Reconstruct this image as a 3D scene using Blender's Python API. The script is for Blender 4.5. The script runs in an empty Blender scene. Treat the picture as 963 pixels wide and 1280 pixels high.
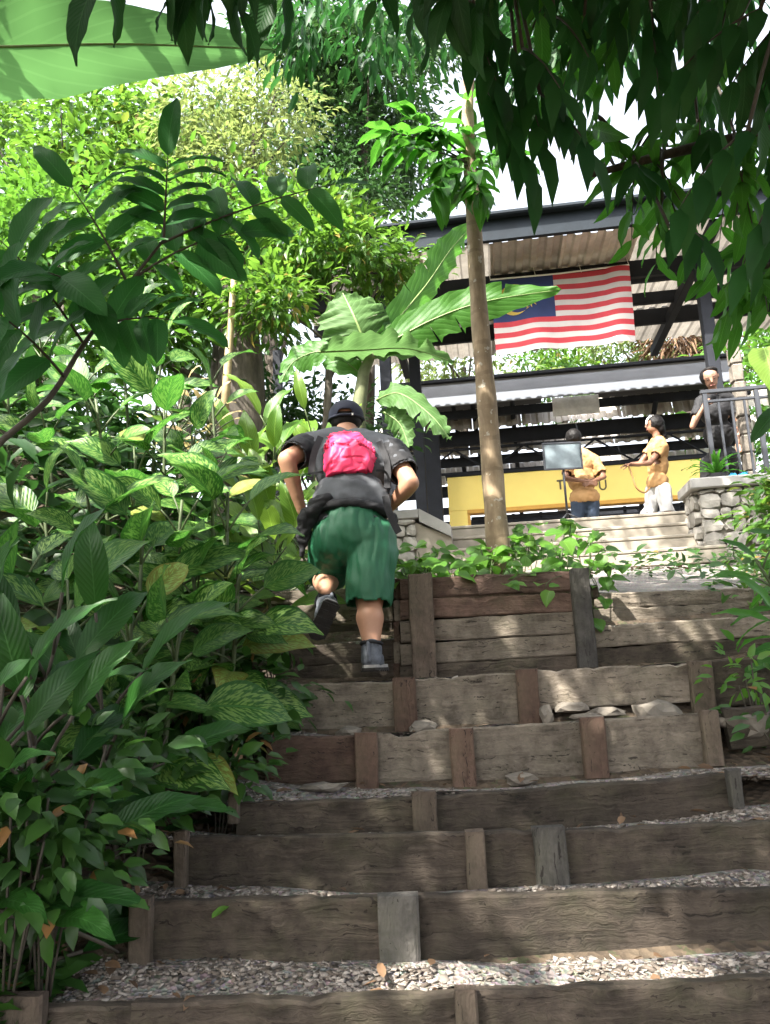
import bpy, bmesh, math, random
import numpy as np
from mathutils import Vector, Matrix, noise
from math import sin, cos, pi, radians, atan2, sqrt, exp

random.seed(7); RNG = np.random.default_rng(7)
SC = bpy.context.scene
COL = SC.collection
V = Vector

# ------------------------------------------------------------------ camera, light, exposure
PITCH, ROLL, FPX = radians(11.86), radians(2.5), 1000.0
cF = V((0, cos(PITCH), sin(PITCH))); r0 = V((1, 0, 0)); u0 = V((0, -sin(PITCH), cos(PITCH)))
cR = r0 * cos(ROLL) - u0 * sin(ROLL)
cU = u0 * cos(ROLL) + r0 * sin(ROLL)
cam = bpy.data.cameras.new('camera'); camo = bpy.data.objects.new('camera', cam); COL.objects.link(camo)
cam.sensor_fit = 'VERTICAL'; cam.sensor_height = 32; cam.lens = 25
cam.clip_start = 0.05; cam.clip_end = 900
camo.matrix_world = Matrix(((cR.x, cU.x, -cF.x, 0), (cR.y, cU.y, -cF.y, 0), (cR.z, cU.z, -cF.z, 0), (0, 0, 0, 1)))
SC.camera = camo

SUN = V((-0.42, -0.50, 0.76)).normalized()       # towards the sun
W = bpy.data.worlds.new('World'); SC.world = W; W.use_nodes = True
wn = W.node_tree.nodes; wl = W.node_tree.links
bg = wn['Background']
sky = wn.new('ShaderNodeTexSky'); sky.sky_type = 'NISHITA'; sky.sun_disc = False
sky.sun_elevation = math.asin(SUN.z); sky.sun_rotation = atan2(SUN.x, SUN.y)
sky.dust_density = 6.0; sky.air_density = 1.0; sky.ozone_density = 0.6
hz = wn.new('ShaderNodeHueSaturation'); hz.inputs['Saturation'].default_value = .35; hz.inputs['Value'].default_value = 1.15
wl.new(sky.outputs[0], hz.inputs['Color']); wl.new(hz.outputs[0], bg.inputs[0]); bg.inputs[1].default_value = 0.15
sl = bpy.data.lights.new('sun', 'SUN'); sl.energy = 4.0; sl.angle = radians(0.6); sl.color = (1, .95, .86)
so = bpy.data.objects.new('sun', sl); COL.objects.link(so)
so.rotation_euler = (-SUN).to_track_quat('-Z', 'Y').to_euler()
vs = SC.view_settings
vs.view_transform = 'Standard'; vs.look = 'None'; vs.exposure = 2.32; vs.gamma = 1.0; vs.use_curve_mapping = False
SC.render.engine = 'CYCLES'
cy = SC.cycles
cy.max_bounces = 7; cy.diffuse_bounces = 4; cy.glossy_bounces = 2; cy.transmission_bounces = 4; cy.transparent_max_bounces = 4
cy.caustics_reflective = False; cy.caustics_refractive = False; cy.sample_clamp_indirect = 6.0
cy.use_denoising = True

# ------------------------------------------------------------------ helpers
def P(px, py, d):
    """World point at distance d in front of the viewpoint (plane y = d) on the sight line of a photograph pixel."""
    w = cR * ((px - 481.5) / FPX) + cU * (-(py - 640) / FPX) + cF
    return w * (d / w.y)

def thing(name, label, cat, loc=(0, 0, 0), group=None):
    o = bpy.data.objects.new(name, None); COL.objects.link(o)
    o.location = loc; o.empty_display_size = .1
    o['label'] = label; o['category'] = cat
    if group: o['group'] = group
    return o

def obj(name, mesh, parent=None, M=None, mat=None, kind=None):
    """An object with world placement M (or world-built mesh) under a parent that is an unrotated Empty or a world-built part."""
    o = bpy.data.objects.new(name, mesh); COL.objects.link(o)
    if M is None: M = Matrix.Identity(4)
    if parent is not None:
        o.parent = parent
        M = PW[parent].inverted() @ M if parent in PW else Matrix.Translation(-parent.location) @ M
        o.matrix_basis = M
        PW[o] = (PW[parent] if parent in PW else Matrix.Translation(parent.location)) @ M
    else:
        o.matrix_basis = M; PW[o] = M.copy()
    if mat is not None and len(mesh.materials) == 0: mesh.materials.append(mat)
    if kind: o['kind'] = kind
    return o
PW = {}

def tag(o, label, cat, group=None):
    o['label'] = label; o['category'] = cat
    if group: o['group'] = group
    return o

def mesh_of(bm, name, mat=None, smooth=False):
    bmesh.ops.recalc_face_normals(bm, faces=bm.faces)
    me = bpy.data.meshes.new(name); bm.to_mesh(me); bm.free()
    if mat: me.materials.append(mat)
    if smooth: me.shade_smooth()
    return me

def box_bm(bm, c, s, M=None, bev=0.0):
    """Box with centre c, full sizes s; bevelled edges when bev > 0."""
    r = bmesh.ops.create_cube(bm, size=1.0)
    vs_ = r['verts']
    for v in vs_: v.co = V((v.co.x * s[0], v.co.y * s[1], v.co.z * s[2]))
    if bev > 0:
        es = list({e for v in vs_ for e in v.link_edges})
        rb = bmesh.ops.bevel(bm, geom=es, offset=bev, segments=1, affect='EDGES')
        vs_ = list({v for f in rb['faces'] for v in f.verts} | {v for v in vs_ if v.is_valid})
    for v in vs_:
        v.co += V(c)
        if M: v.co = M @ v.co
    return vs_

def box(name, c, s, mat, parent=None, M=None, bev=0.006, kind=None):
    bm = bmesh.new(); box_bm(bm, c, s, None, bev)
    return obj(name, mesh_of(bm, name, mat), parent, M, kind=kind)

def tube_bm(bm, pts, rads, n=8, cap=True):
    pts = [V(p) for p in pts]; rings = []
    ref = None
    for i, p in enumerate(pts):
        t = (pts[min(i + 1, len(pts) - 1)] - pts[max(i - 1, 0)])
        t = t.normalized() if t.length > 1e-9 else V((0, 0, 1))
        if ref is None: ref = t.orthogonal().normalized()
        ref = (ref - t * ref.dot(t)); ref = ref.normalized() if ref.length > 1e-6 else t.orthogonal().normalized()
        b = t.cross(ref)
        r = rads[i] if hasattr(rads, '__len__') else rads
        rings.append([bm.verts.new(p + (ref * cos(2 * pi * k / n) + b * sin(2 * pi * k / n)) * r) for k in range(n)])
    for a, b in zip(rings, rings[1:]):
        for k in range(n): bm.faces.new((a[k], a[(k + 1) % n], b[(k + 1) % n], b[k]))
    if cap:
        bm.faces.new(rings[0][::-1]); bm.faces.new(rings[-1])

def tube(name, pts, rads, mat, parent=None, n=8, kind=None):
    bm = bmesh.new(); tube_bm(bm, pts, rads, n)
    return obj(name, mesh_of(bm, name, mat, True), parent, kind=kind)

def bez(a, b, c, n=8):
    a, b, c = V(a), V(b), V(c)
    return [a * (1 - t) ** 2 + b * 2 * t * (1 - t) + c * t * t for t in [i / n for i in range(n + 1)]]

def poly(pts, n):
    """n+1 points along a Catmull-Rom curve through pts."""
    pts = [V(p) for p in pts]; out = []
    m = len(pts) - 1
    for i in range(n + 1):
        u = i / n * m; k = min(int(u), m - 1); t = u - k
        p0, p1, p2, p3 = pts[max(k - 1, 0)], pts[k], pts[k + 1], pts[min(k + 2, m)]
        out.append(.5 * (2 * p1 + (p2 - p0) * t + (2 * p0 - 5 * p1 + 4 * p2 - p3) * t * t + (3 * p1 - p0 - 3 * p2 + p3) * t ** 3))
    return out

def np_mesh(name, verts, faces_tri=None, faces_quad=None, mat=None, smooth=True):
    me = bpy.data.meshes.new(name)
    nt = 0 if faces_tri is None else len(faces_tri); nq = 0 if faces_quad is None else len(faces_quad)
    me.vertices.add(len(verts)); me.vertices.foreach_set('co', np.asarray(verts, np.float32).ravel())
    loops = []
    if nt: loops.append(np.asarray(faces_tri).ravel())
    if nq: loops.append(np.asarray(faces_quad).ravel())
    lo = np.concatenate(loops).astype(np.int32)
    me.loops.add(len(lo)); me.loops.foreach_set('vertex_index', lo)
    st = np.concatenate([np.arange(nt) * 3, nt * 3 + np.arange(nq) * 4]).astype(np.int32)
    me.polygons.add(nt + nq); me.polygons.foreach_set('loop_start', st)
    me.update(calc_edges=True); me.validate()
    if mat: me.materials.append(mat)
    if smooth: me.shade_smooth()
    return me

# ------------------------------------------------------------------ materials
class N:
    def __init__(s, name):
        s.m = bpy.data.materials.new(name); s.m.use_nodes = True
        s.t = s.m.node_tree; s.n = s.t.nodes; s.l = s.t.links
        s.b = s.n['Principled BSDF']; s.out = s.n['Material Output']
    def new(s, kind, **kw):
        nd = s.n.new('ShaderNode' + kind)
        for k, v in kw.items(): setattr(nd, k, v)
        return nd
    def link(s, a, b): s.l.new(a, b)
    def coord(s, which='Object', scale=(1, 1, 1)):
        tc = s.new('TexCoord'); mp = s.new('Mapping'); mp.inputs['Scale'].default_value = scale
        s.link(tc.outputs[which], mp.inputs['Vector']); return mp.outputs[0]
    def noise(s, vec, scale, detail=6, rough=.6, dist=0):
        nd = s.new('TexNoise'); s.link(vec, nd.inputs['Vector'])
        nd.inputs['Scale'].default_value = scale; nd.inputs['Detail'].default_value = detail
        nd.inputs['Roughness'].default_value = rough; nd.inputs['Distortion'].default_value = dist
        return nd.outputs['Fac']
    def ramp(s, fac, stops):
        nd = s.new('ValToRGB'); s.link(fac, nd.inputs[0]); e = nd.color_ramp.elements
        while len(e) < len(stops): e.new(.5)
        for el, (p, c) in zip(e, stops):
            el.position = p; el.color = (*c, 1) if len(c) == 3 else c
        return nd.outputs[0]
    def mix(s, f, a, b, mode='MIX'):
        nd = s.new('Mix', data_type='RGBA', blend_type=mode)
        for sock, val in ((nd.inputs[0], f), (nd.inputs[6], a), (nd.inputs[7], b)):
            if hasattr(val, 'node'): s.link(val, sock)
            elif isinstance(val, (int, float)): sock.default_value = val
            else: sock.default_value = (*val, 1)
        return nd.outputs[2]
    def math(s, op, a, b=0.0, clamp=False):
        nd = s.new('Math', operation=op, use_clamp=clamp)
        for sock, val in ((nd.inputs[0], a), (nd.inputs[1], b)):
            if hasattr(val, 'node'): s.link(val, sock)
            else: sock.default_value = val
        return nd.outputs[0]
    def hsv(s, col, h=None, sat=None, v=None):
        nd = s.new('HueSaturation')
        for key, val in (('Hue', h), ('Saturation', sat), ('Value', v)):
            if val is None: continue
            if hasattr(val, 'node'): s.link(val, nd.inputs[key])
            else: nd.inputs[key].default_value = val
        s.link(col, nd.inputs['Color']); return nd.outputs[0]
    def rng(s, fac, lo, hi):
        nd = s.new('MapRange'); s.link(fac, nd.inputs[0])
        nd.inputs[3].default_value = lo; nd.inputs[4].default_value = hi
        return nd.outputs[0]
    def bump(s, h, strength=.3, dist=.01):
        nd = s.new('Bump'); s.link(h, nd.inputs['Height'])
        nd.inputs['Strength'].default_value = strength; nd.inputs['Distance'].default_value = dist
        s.link(nd.outputs[0], s.b.inputs['Normal']); return nd.outputs[0]
    def base(s, c): 
        if hasattr(c, 'node'): s.link(c, s.b.inputs['Base Color'])
        else: s.b.inputs['Base Color'].default_value = (*c, 1)
    def rough(s, r):
        if hasattr(r, 'node'): s.link(r, s.b.inputs['Roughness'])
        else: s.b.inputs['Roughness'].default_value = r

def m_plain(name, c, rough=.6, var=.25, scale=6, bump=.0, bscale=60, metal=0, spec=.5, objvar=.0):
    """A matt or satin surface: two tones of noise, a fine grain and an optional bump."""
    s = N(name); co = s.coord()
    f = s.noise(co, scale, 8, .65)
    d = tuple(x * (1 - var) for x in c); h = tuple(min(1, x * (1 + var)) for x in c)
    col = s.ramp(f, [(.3, d), (.7, h)])
    if objvar:
        oi = s.new('ObjectInfo'); col = s.hsv(col, v=s.rng(oi.outputs['Random'], 1 - objvar, 1 + objvar))
    s.base(col); s.rough(rough); s.b.inputs['Metallic'].default_value = metal
    s.b.inputs['Specular IOR Level'].default_value = spec
    if bump: s.bump(s.noise(co, bscale, 4, .6), bump, .01)
    return s.m

def m_leaf(name, dark, light, trans=.35, rough=.45, vein=.0, fleck=None, uv=True, tcol=None, spec=.4, dry=None):
    s = N(name)
    g = s.new('NewGeometry'); oi = s.new('ObjectInfo')
    r = s.math('FRACT', s.math('ADD', s.math('MULTIPLY', g.outputs['Random Per Island'], 3.17), s.math('MULTIPLY', oi.outputs['Random'], 5.3)))
    col = s.mix(r, dark, light)
    if dry:
        col = s.mix(s.math('GREATER_THAN', r, dry[0]), col, dry[1])
    co = s.coord('Object')
    col = s.mix(s.math('MULTIPLY', s.noise(co, 9, 3), .55), col, tuple(x * .55 for x in dark))
    if uv:
        tc = s.new('TexCoord'); sp = s.new('SeparateXYZ'); s.link(tc.outputs['UV'], sp.inputs[0])
        ac = s.math('ABSOLUTE', s.math('SUBTRACT', sp.outputs[0], .5))       # 0 on the midrib, .5 at the edge
        al = sp.outputs[1]
        if fleck:
            mp = s.new('Mapping'); s.link(tc.outputs['UV'], mp.inputs[0]); mp.inputs['Scale'].default_value = (13, 30, 1)
            oc = s.new('CombineXYZ'); s.link(s.math('MULTIPLY', oi.outputs['Random'], 40), oc.inputs[2])
            ad = s.new('VectorMath', operation='ADD'); s.link(mp.outputs[0], ad.inputs[0]); s.link(oc.outputs[0], ad.inputs[1])
            sk = s.new('VectorMath', operation='ADD'); s.link(ad.outputs[0], sk.inputs[0])
            of = s.new('CombineXYZ'); s.link(s.math('MULTIPLY', ac, -22), of.inputs[1]); s.link(of.outputs[0], sk.inputs[1])
            nf = s.noise(sk.outputs[0], .85, 2, .5)
            edge = s.math('MULTIPLY', s.math('LESS_THAN', ac, .43), s.math('GREATER_THAN', ac, .03))
            fl = s.math('MULTIPLY', s.rng(nf, -3.6, 4.4), edge, True)
            fl = s.math('MULTIPLY', fl, s.rng(s.math('FRACT', s.math('MULTIPLY', oi.outputs['Random'], 17.3)), .35, 1.0), True)
            col = s.mix(fl, col, fleck)
        if vein:
            rib = s.math('LESS_THAN', ac, .018)
            wv = s.math('SINE', s.math('MULTIPLY', s.math('SUBTRACT', al, s.math('MULTIPLY', ac, .45)), 95))
            side = s.math('MULTIPLY', s.math('GREATER_THAN', wv, .86), .35)
            col = s.mix(s.math('MULTIPLY', s.math('MAXIMUM', rib, side), vein), col, tuple(min(1, x * 1.8 + .05) for x in light))
            s.bump(wv, .15, .004)
    s.base(col); s.rough(rough); s.b.inputs['Specular IOR Level'].default_value = spec
    tr = s.new('BsdfTranslucent')
    s.link(s.mix(.6, col, tcol or tuple(min(1, x * 1.9) for x in light)) , tr.inputs[0])
    mx = s.new('MixShader'); mx.inputs[0].default_value = trans
    s.link(s.b.outputs[0], mx.inputs[1]); s.link(tr.outputs[0], mx.inputs[2]); s.link(mx.outputs[0], s.out.inputs[0])
    return s.m

def m_wood(name, c1, c2, c3, stretch=(1.2, 16, 16), rough=.8):
    s = N(name); oi = s.new('ObjectInfo')
    tc = s.new('TexCoord'); mp = s.new('Mapping'); mp.inputs['Scale'].default_value = stretch
    off = s.new('CombineXYZ'); s.link(s.math('MULTIPLY', oi.outputs['Random'], 50), off.inputs[0]); s.link(s.math('MULTIPLY', oi.outputs['Random'], 31), off.inputs[2])
    s.link(tc.outputs['Object'], mp.inputs[0]); s.link(off.outputs[0], mp.inputs['Location'])
    wb = s.noise(s.coord('Object', (2.2, 2.2, 2.2)), 1.6, 4, .6); wv = s.new('VectorMath', operation='ADD'); s.link(mp.outputs[0], wv.inputs[0]); wc = s.new('CombineXYZ')
    for q in (1, 2) if stretch[0] < 5 else (0, 1): s.link(s.math('MULTIPLY', wb, 2.2), wc.inputs[q])
    s.link(wc.outputs[0], wv.inputs[1]); mp = wv
    g = s.noise(mp.outputs[0], 2.2, 10, .7, .7)
    col = s.ramp(g, [(.3, c1), (.5, c2), (.72, c3)])
    bl = s.noise(s.coord('Object'), 3.1, 6, .7)
    col = s.mix(s.rng(bl, -.9, 1.5), col, tuple(x * .38 for x in c1))
    pa = s.noise(s.coord('Object'), 5.3, 5, .7)
    col = s.mix(s.math('MULTIPLY', s.rng(pa, -1.2, 1.9), .5, True), col, tuple(min(1, x * 1.35) for x in c3))
    col = s.mix(s.math('MULTIPLY', s.rng(s.noise(s.coord('Object'), 2.3, 8, .75), -2.2, 2.4), .4, True), col, (.06, .065, .03))
    cr = s.noise(mp.outputs[0], 4.6, 3, .5, .9)
    crack = s.math('LESS_THAN', cr, .34)
    col = s.mix(s.math('MULTIPLY', crack, .75), col, (.012, .009, .007))
    col = s.hsv(col, v=s.rng(oi.outputs['Random'], .78, 1.22))
    s.base(col); s.rough(rough); s.b.inputs['Specular IOR Level'].default_value = .25
    h = s.math('SUBTRACT', s.math('ADD', g, s.math('MULTIPLY', bl, .6)), s.math('MULTIPLY', crack, .8))
    s.bump(h, 1.0, .018)
    return s.m

M = {}
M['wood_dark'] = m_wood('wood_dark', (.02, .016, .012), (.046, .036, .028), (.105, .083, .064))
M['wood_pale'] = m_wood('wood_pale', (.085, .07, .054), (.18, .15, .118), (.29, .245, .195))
M['wood_red'] = m_wood('wood_red', (.045, .026, .02), (.09, .055, .042), (.16, .105, .08))
M['stake'] = m_wood('stake', (.05, .038, .03), (.10, .075, .058), (.17, .13, .10), (16, 16, 1.2))
M['stake_red'] = m_wood('stake_red', (.05, .03, .023), (.10, .06, .045), (.17, .11, .083), (16, 16, 1.2))
M['stake_grey'] = m_wood('stake_grey', (.036, .033, .03), (.07, .065, .06), (.13, .12, .108), (16, 16, 1.2))
def m_soil():
    s = N('soil'); co = s.coord()
    f = s.noise(co, 3, 8, .7); v = s.new('TexVoronoi'); s.link(co, v.inputs[0]); v.inputs['Scale'].default_value = 26
    col = s.ramp(f, [(.3, (.03, .022, .014)), (.5, (.07, .05, .032)), (.7, (.12, .09, .06))])
    col = s.mix(s.math('MULTIPLY', s.math('GREATER_THAN', s.noise(co, 14, 3), .6), .5), col, (.04, .06, .02))
    s.base(col); s.rough(.95); s.bump(s.math('ADD', f, v.outputs['Distance']), .8, .03); return s.m
M['soil'] = m_soil()
def m_gravelbed():
    s = N('gravel_bed'); co = s.coord()
    v = s.new('TexVoronoi'); s.link(co, v.inputs[0]); v.inputs['Scale'].default_value = 55
    col = s.ramp(s.noise(co, 4, 6), [(.3, (.11, .088, .068)), (.7, (.25, .21, .17))])
    col = s.mix(.45, col, v.outputs['Color'], 'SOFT_LIGHT')
    s.base(s.hsv(col, sat=.5)); s.rough(.95); s.bump(v.outputs['Distance'], .8, .02); return s.m
M['gravel_bed'] = m_gravelbed()
def m_gravel():
    s = N('gravel_stone'); g = s.new('NewGeometry'); co = s.coord()
    col = s.ramp(g.outputs['Random Per Island'], [(0, (.05, .04, .03)), (.25, (.12, .10, .082)), (.6, (.22, .195, .17)), (1, (.40, .365, .325))])
    col = s.mix(s.math('MULTIPLY', s.noise(co, 60, 3), .5), col, (.13, .1, .08))
    s.base(col); s.rough(.9); return s.m
M['gravel'] = m_gravel()
M['rock'] = m_plain('rock', (.14, .122, .10), .9, .35, 9, .6, 30)
M['litter'] = m_leaf('litter', (.06, .035, .02), (.22, .13, .07), .15, .8, uv=False)
def m_concrete(name, c, stain=.4):
    s = N(name); co = s.coord()
    f = s.noise(co, 2.2, 8, .7); g = s.noise(co, 40, 4)
    col = s.ramp(f, [(.3, tuple(x * (1 - stain) for x in c)), (.62, c)])
    col = s.mix(s.math('MULTIPLY', g, .3), col, tuple(x * .6 for x in c))
    s.base(col); s.rough(.9); s.bump(g, .3, .006); return s.m
M['concrete'] = m_concrete('concrete', (.27, .24, .195), .3)
M['concrete_cap'] = m_concrete('concrete_cap', (.30, .29, .275), .25)
M['wall_stone'] = m_plain('wall_stone', (.25, .235, .21), .9, .3, 7, .6, 30, objvar=.22)
M['mortar'] = m_plain('mortar', (.33, .31, .28), .95, .3, 10, .5, 60)
M['steel'] = m_plain('dark_steel', (.014, .016, .021), .75, .3, 4, spec=.2)
M['fascia'] = m_plain('pale_fascia', (.20, .22, .26), .5, .12, 1.5)
M['gutter'] = m_plain('roof_edge', (.012, .017, .023), .75, .25, 3, spec=.2)
def m_sheet(name, c, trans):
    s = N(name); co = s.coord('Object'); oi = s.new('ObjectInfo')
    f = s.noise(co, 3, 7, .7)
    col = s.ramp(f, [(.3, tuple(x * .6 for x in c)), (.65, c)])
    col = s.hsv(col, v=s.rng(oi.outputs['Random'], .7, 1.2))
    s.base(col); s.rough(.5)
    if trans:
        tr = s.new('BsdfTranslucent'); s.link(col, tr.inputs[0])
        mx = s.new('MixShader'); mx.inputs[0].default_value = trans
        s.link(s.b.outputs[0], mx.inputs[1]); s.link(tr.outputs[0], mx.inputs[2]); s.link(mx.outputs[0], s.out.inputs[0])
    return s.m
M['sheet'] = m_sheet('roof_sheet', (.58, .54, .49), 0)
M['sheet_clear'] = m_sheet('roof_sheet_clear', (.36, .33, .285), .22)
M['skylight'] = m_sheet('skylight_sheet', (.92, .92, .9), .3)
M['yellow'] = m_plain('yellow_paint', (.95, .75, .20), .5, .06, 1.2)
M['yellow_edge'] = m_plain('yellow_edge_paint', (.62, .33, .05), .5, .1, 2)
M['letter'] = m_plain('letter_paint', (.10, .085, .05), .6, .1)
M['white'] = m_plain('white_paint', (.78, .77, .74), .6, .06, 2)
def m_bark(name, c1, c2, c3, ring=0):
    s = N(name); co = s.coord('Object'); st = s.coord('Object', (9, 9, 1.6))
    f = s.noise(st, 1.6, 8, .7); b = s.noise(co, 3.5, 5, .6)
    col = s.ramp(f, [(.32, c1), (.5, c2), (.7, c3)])
    col = s.mix(s.rng(b, -.6, 1.2), col, tuple(x * .5 for x in c1))
    h = f
    if ring:
        sp = s.new('SeparateXYZ'); s.link(co, sp.inputs[0])
        wv = s.math('SINE', s.math('ADD', s.math('MULTIPLY', sp.outputs[2], ring), s.math('MULTIPLY', b, 5)))
        rg = s.math('GREATER_THAN', wv, .93)
        col = s.mix(s.math('MULTIPLY', rg, .6), col, c1)
        col = s.mix(s.math('MULTIPLY', s.math('GREATER_THAN', s.noise(co, 11, 3), .64), .7), col, (.42, .4, .34))
        h = s.math('SUBTRACT', f, s.math('MULTIPLY', rg, .7))
    s.base(col); s.rough(.9); s.bump(h, .6, .015); return s.m
M['bark'] = m_bark('bark', (.035, .028, .022), (.08, .065, .05), (.15, .125, .10))
M['bark_pale'] = m_bark('bark_pale', (.16, .115, .07), (.30, .225, .14), (.42, .33, .22), 26)
M['stem'] = m_plain('green_stem', (.06, .085, .03), .6, .35, 10)
M['stem_pale'] = m_plain('cane_stem', (.30, .23, .12), .6, .3, 12)
M['twig'] = m_plain('twig_bark', (.05, .042, .03), .8, .3, 20)
# foliage
M['speckled'] = m_leaf('speckled_leaf', (.012, .062, .009), (.036, .13, .016), .36, .42, .4, fleck=(.27, .45, .10), spec=.3, dry=(.97, (.28, .26, .05)))
M['darkleaf'] = m_leaf('dark_glossy_leaf', (.010, .05, .008), (.028, .105, .014), .28, .42, .35, spec=.28)
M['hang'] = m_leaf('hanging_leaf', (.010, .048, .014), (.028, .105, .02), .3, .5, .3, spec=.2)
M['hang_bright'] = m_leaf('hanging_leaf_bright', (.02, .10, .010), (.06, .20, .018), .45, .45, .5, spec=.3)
M['sapling'] = m_leaf('sapling_leaf', (.018, .095, .02), (.035, .145, .026), .4, .5, .35, spec=.22)
M['sunplant'] = m_leaf('sunlit_leaf', (.05, .14, .02), (.16, .26, .03), .45, .4, .6)
M['cream'] = m_leaf('cream_leaf', (.28, .2, .10), (.45, .38, .16), .3, .5, .3)
M['banana'] = m_leaf('banana_leaf', (.045, .14, .02), (.07, .19, .028), .5, .45, .8, spec=.25)
M['banana_big'] = m_leaf('banana_leaf_big', (.06, .15, .04), (.075, .175, .05), .6, .45, .5, spec=.35, tcol=(.13, .30, .09))
M['banana_grey'] = m_leaf('banana_leaf_underside', (.06, .135, .035), (.085, .165, .05), .4, .55, .8, spec=.2)
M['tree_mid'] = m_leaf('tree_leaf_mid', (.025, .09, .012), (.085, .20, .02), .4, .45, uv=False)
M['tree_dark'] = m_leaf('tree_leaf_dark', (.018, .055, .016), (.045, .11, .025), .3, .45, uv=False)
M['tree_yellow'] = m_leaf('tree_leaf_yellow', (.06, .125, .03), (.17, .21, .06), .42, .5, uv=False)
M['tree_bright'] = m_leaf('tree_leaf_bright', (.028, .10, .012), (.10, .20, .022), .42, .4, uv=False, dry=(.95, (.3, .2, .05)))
M['cover'] = m_leaf('ground_cover_leaf', (.02, .06, .012), (.05, .13, .02), .3, .4, uv=False, dry=(.965, (.3, .14, .05)))
M['creeper'] = m_leaf('creeper_leaf', (.05, .16, .015), (.12, .26, .03), .45, .4, .5)
# ------------------------------------------------------------------ the ground
PROF = [(-12, -3.0), (-3, -1.75), (1, -1.35), (2.4, -1.02), (2.8, -.9), (3.1, -.76), (3.4, -.66), (3.95, -.46), (4.4, -.24), (4.95, .02), (5.5, .34), (6, .58), (9, 1.08), (11, 1.5), (14, 1.72), (24, 1.8), (60, 3.0), (300, 9)]
def prof(y):
    for (a, za), (b, zb) in zip(PROF, PROF[1:]):
        if y <= b: return za + (zb - za) * max(0, (y - a)) / (b - a)
    return PROF[-1][1]
def ground(x, y):
    z = prof(y)
    xl = -.75 - max(0, 2.9 - y) * .45
    xr = 1.95
    k = min(1, max(0, (9.5 - y) / 2))
    if x < xl: z += min(2.0, (xl - x) * (.42 + .25 * min(1, max(0, y - 3)))) * (.35 + .65 * k)
    if x > xr: z += min(.7, (x - xr) * .25) * max(0, min(1, (6.2 - y) / 1.5))
    z += noise.noise((x * .9, y * .9, 3)) * .05
    return z
def make_ground():
    xs = sorted(set([-300, -120, -60, -30, -18] + [round(-12 + .4 * i, 2) for i in range(61)] + [18, 30, 60, 120, 300]))
    ys = sorted(set([-40, -12] + [round(-4 + .3 * i, 2) for i in range(80)] + [22, 24, 30, 40, 60, 120, 300]))
    v = [(x, y, ground(x, y)) for y in ys for x in xs]
    n = len(xs)
    q = [(j * n + i, j * n + i + 1, (j + 1) * n + i + 1, (j + 1) * n + i) for j in range(len(ys) - 1) for i in range(n - 1)]
    obj('ground', np_mesh('ground', v, None, q, M['soil']), kind='structure')
make_ground()

# ------------------------------------------------------------------ timber steps
def plank_mesh(L, H, T, mat, seed, rough=1.0, name='plank', nx=None):
    """Weathered board: front face at y=0 looking to -y, top edge at z=0, worn edges."""
    prof_ = [(.007, 0), (T - .007, 0), (T, -.008), (T, -H + .008), (T - .007, -H), (.007, -H), (0, -H + .008), (0, -H * .7), (0, -H * .36), (0, -.008)]
    nx = nx or max(5, int(L / .04)); m = len(prof_); vs_ = []
    for i in range(nx + 1):
        x = L * i / nx
        w = noise.noise((x * 5, seed * 7.1, 0)) * .007 * rough + noise.noise((x * 17, seed * 3.3, 1)) * .006 * rough - max(0, noise.noise((x * 9, seed * 2.3, 2)) - .3) * .035 * rough
        wb = noise.noise((x * 4, seed * 5.7, 5)) * .008 * rough
        for k, (y, z) in enumerate(prof_):
            top = z > -H * .3
            dy = (noise.noise((x * 6, z * 25, seed * 1.7)) * .007 + max(0, noise.noise((x * 5, z * 30, seed * 2.9)) - .25) * .03) * rough if k in (7, 8, 9, 6) else 0
            xx = x + (noise.noise((z * 40, y * 30, seed)) * .008 if i in (0, nx) else 0)
            vs_.append((xx, y + dy, z + (w if top else wb)))
    q = [(i * m + k, i * m + (k + 1) % m, (i + 1) * m + (k + 1) % m, (i + 1) * m + k) for i in range(nx) for k in range(m)]
    me = bpy.data.meshes.new(name)
    f = [t[::-1] for t in q] + [tuple(range(m)), tuple(range(nx * m, nx * m + m))[::-1]]
    me.from_pydata(vs_, [], f); me.materials.append(mat); me.update()
    return me
PSEED = [0]
def plank(parent, a, b, d, hpx=None, H=None, T=.05, mat='wood_dark', name='plank', rough=1.0, label=None, d2=None):
    """Board whose front top edge runs from photograph point a to b at distance d (m); hpx = face height measured in the photograph."""
    A, B = P(a[0], a[1], d), P(b[0], b[1], d2 or d)
    if H is None: H = hpx * d / FPX * 1.0
    X = (B - A).normalized(); Y = V((0, 0, 1)).cross(X).normalized(); Z = X.cross(Y)
    Mx = Matrix(((X.x, Y.x, Z.x, A.x), (X.y, Y.y, Z.y, A.y), (X.z, Y.z, Z.z, A.z), (0, 0, 0, 1)))
    PSEED[0] += 1
    o = obj(name, plank_mesh((B - A).length, H, T, M[mat], PSEED[0], rough, name), parent, Mx)
    if label: o['label'] = label
    return o
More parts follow.
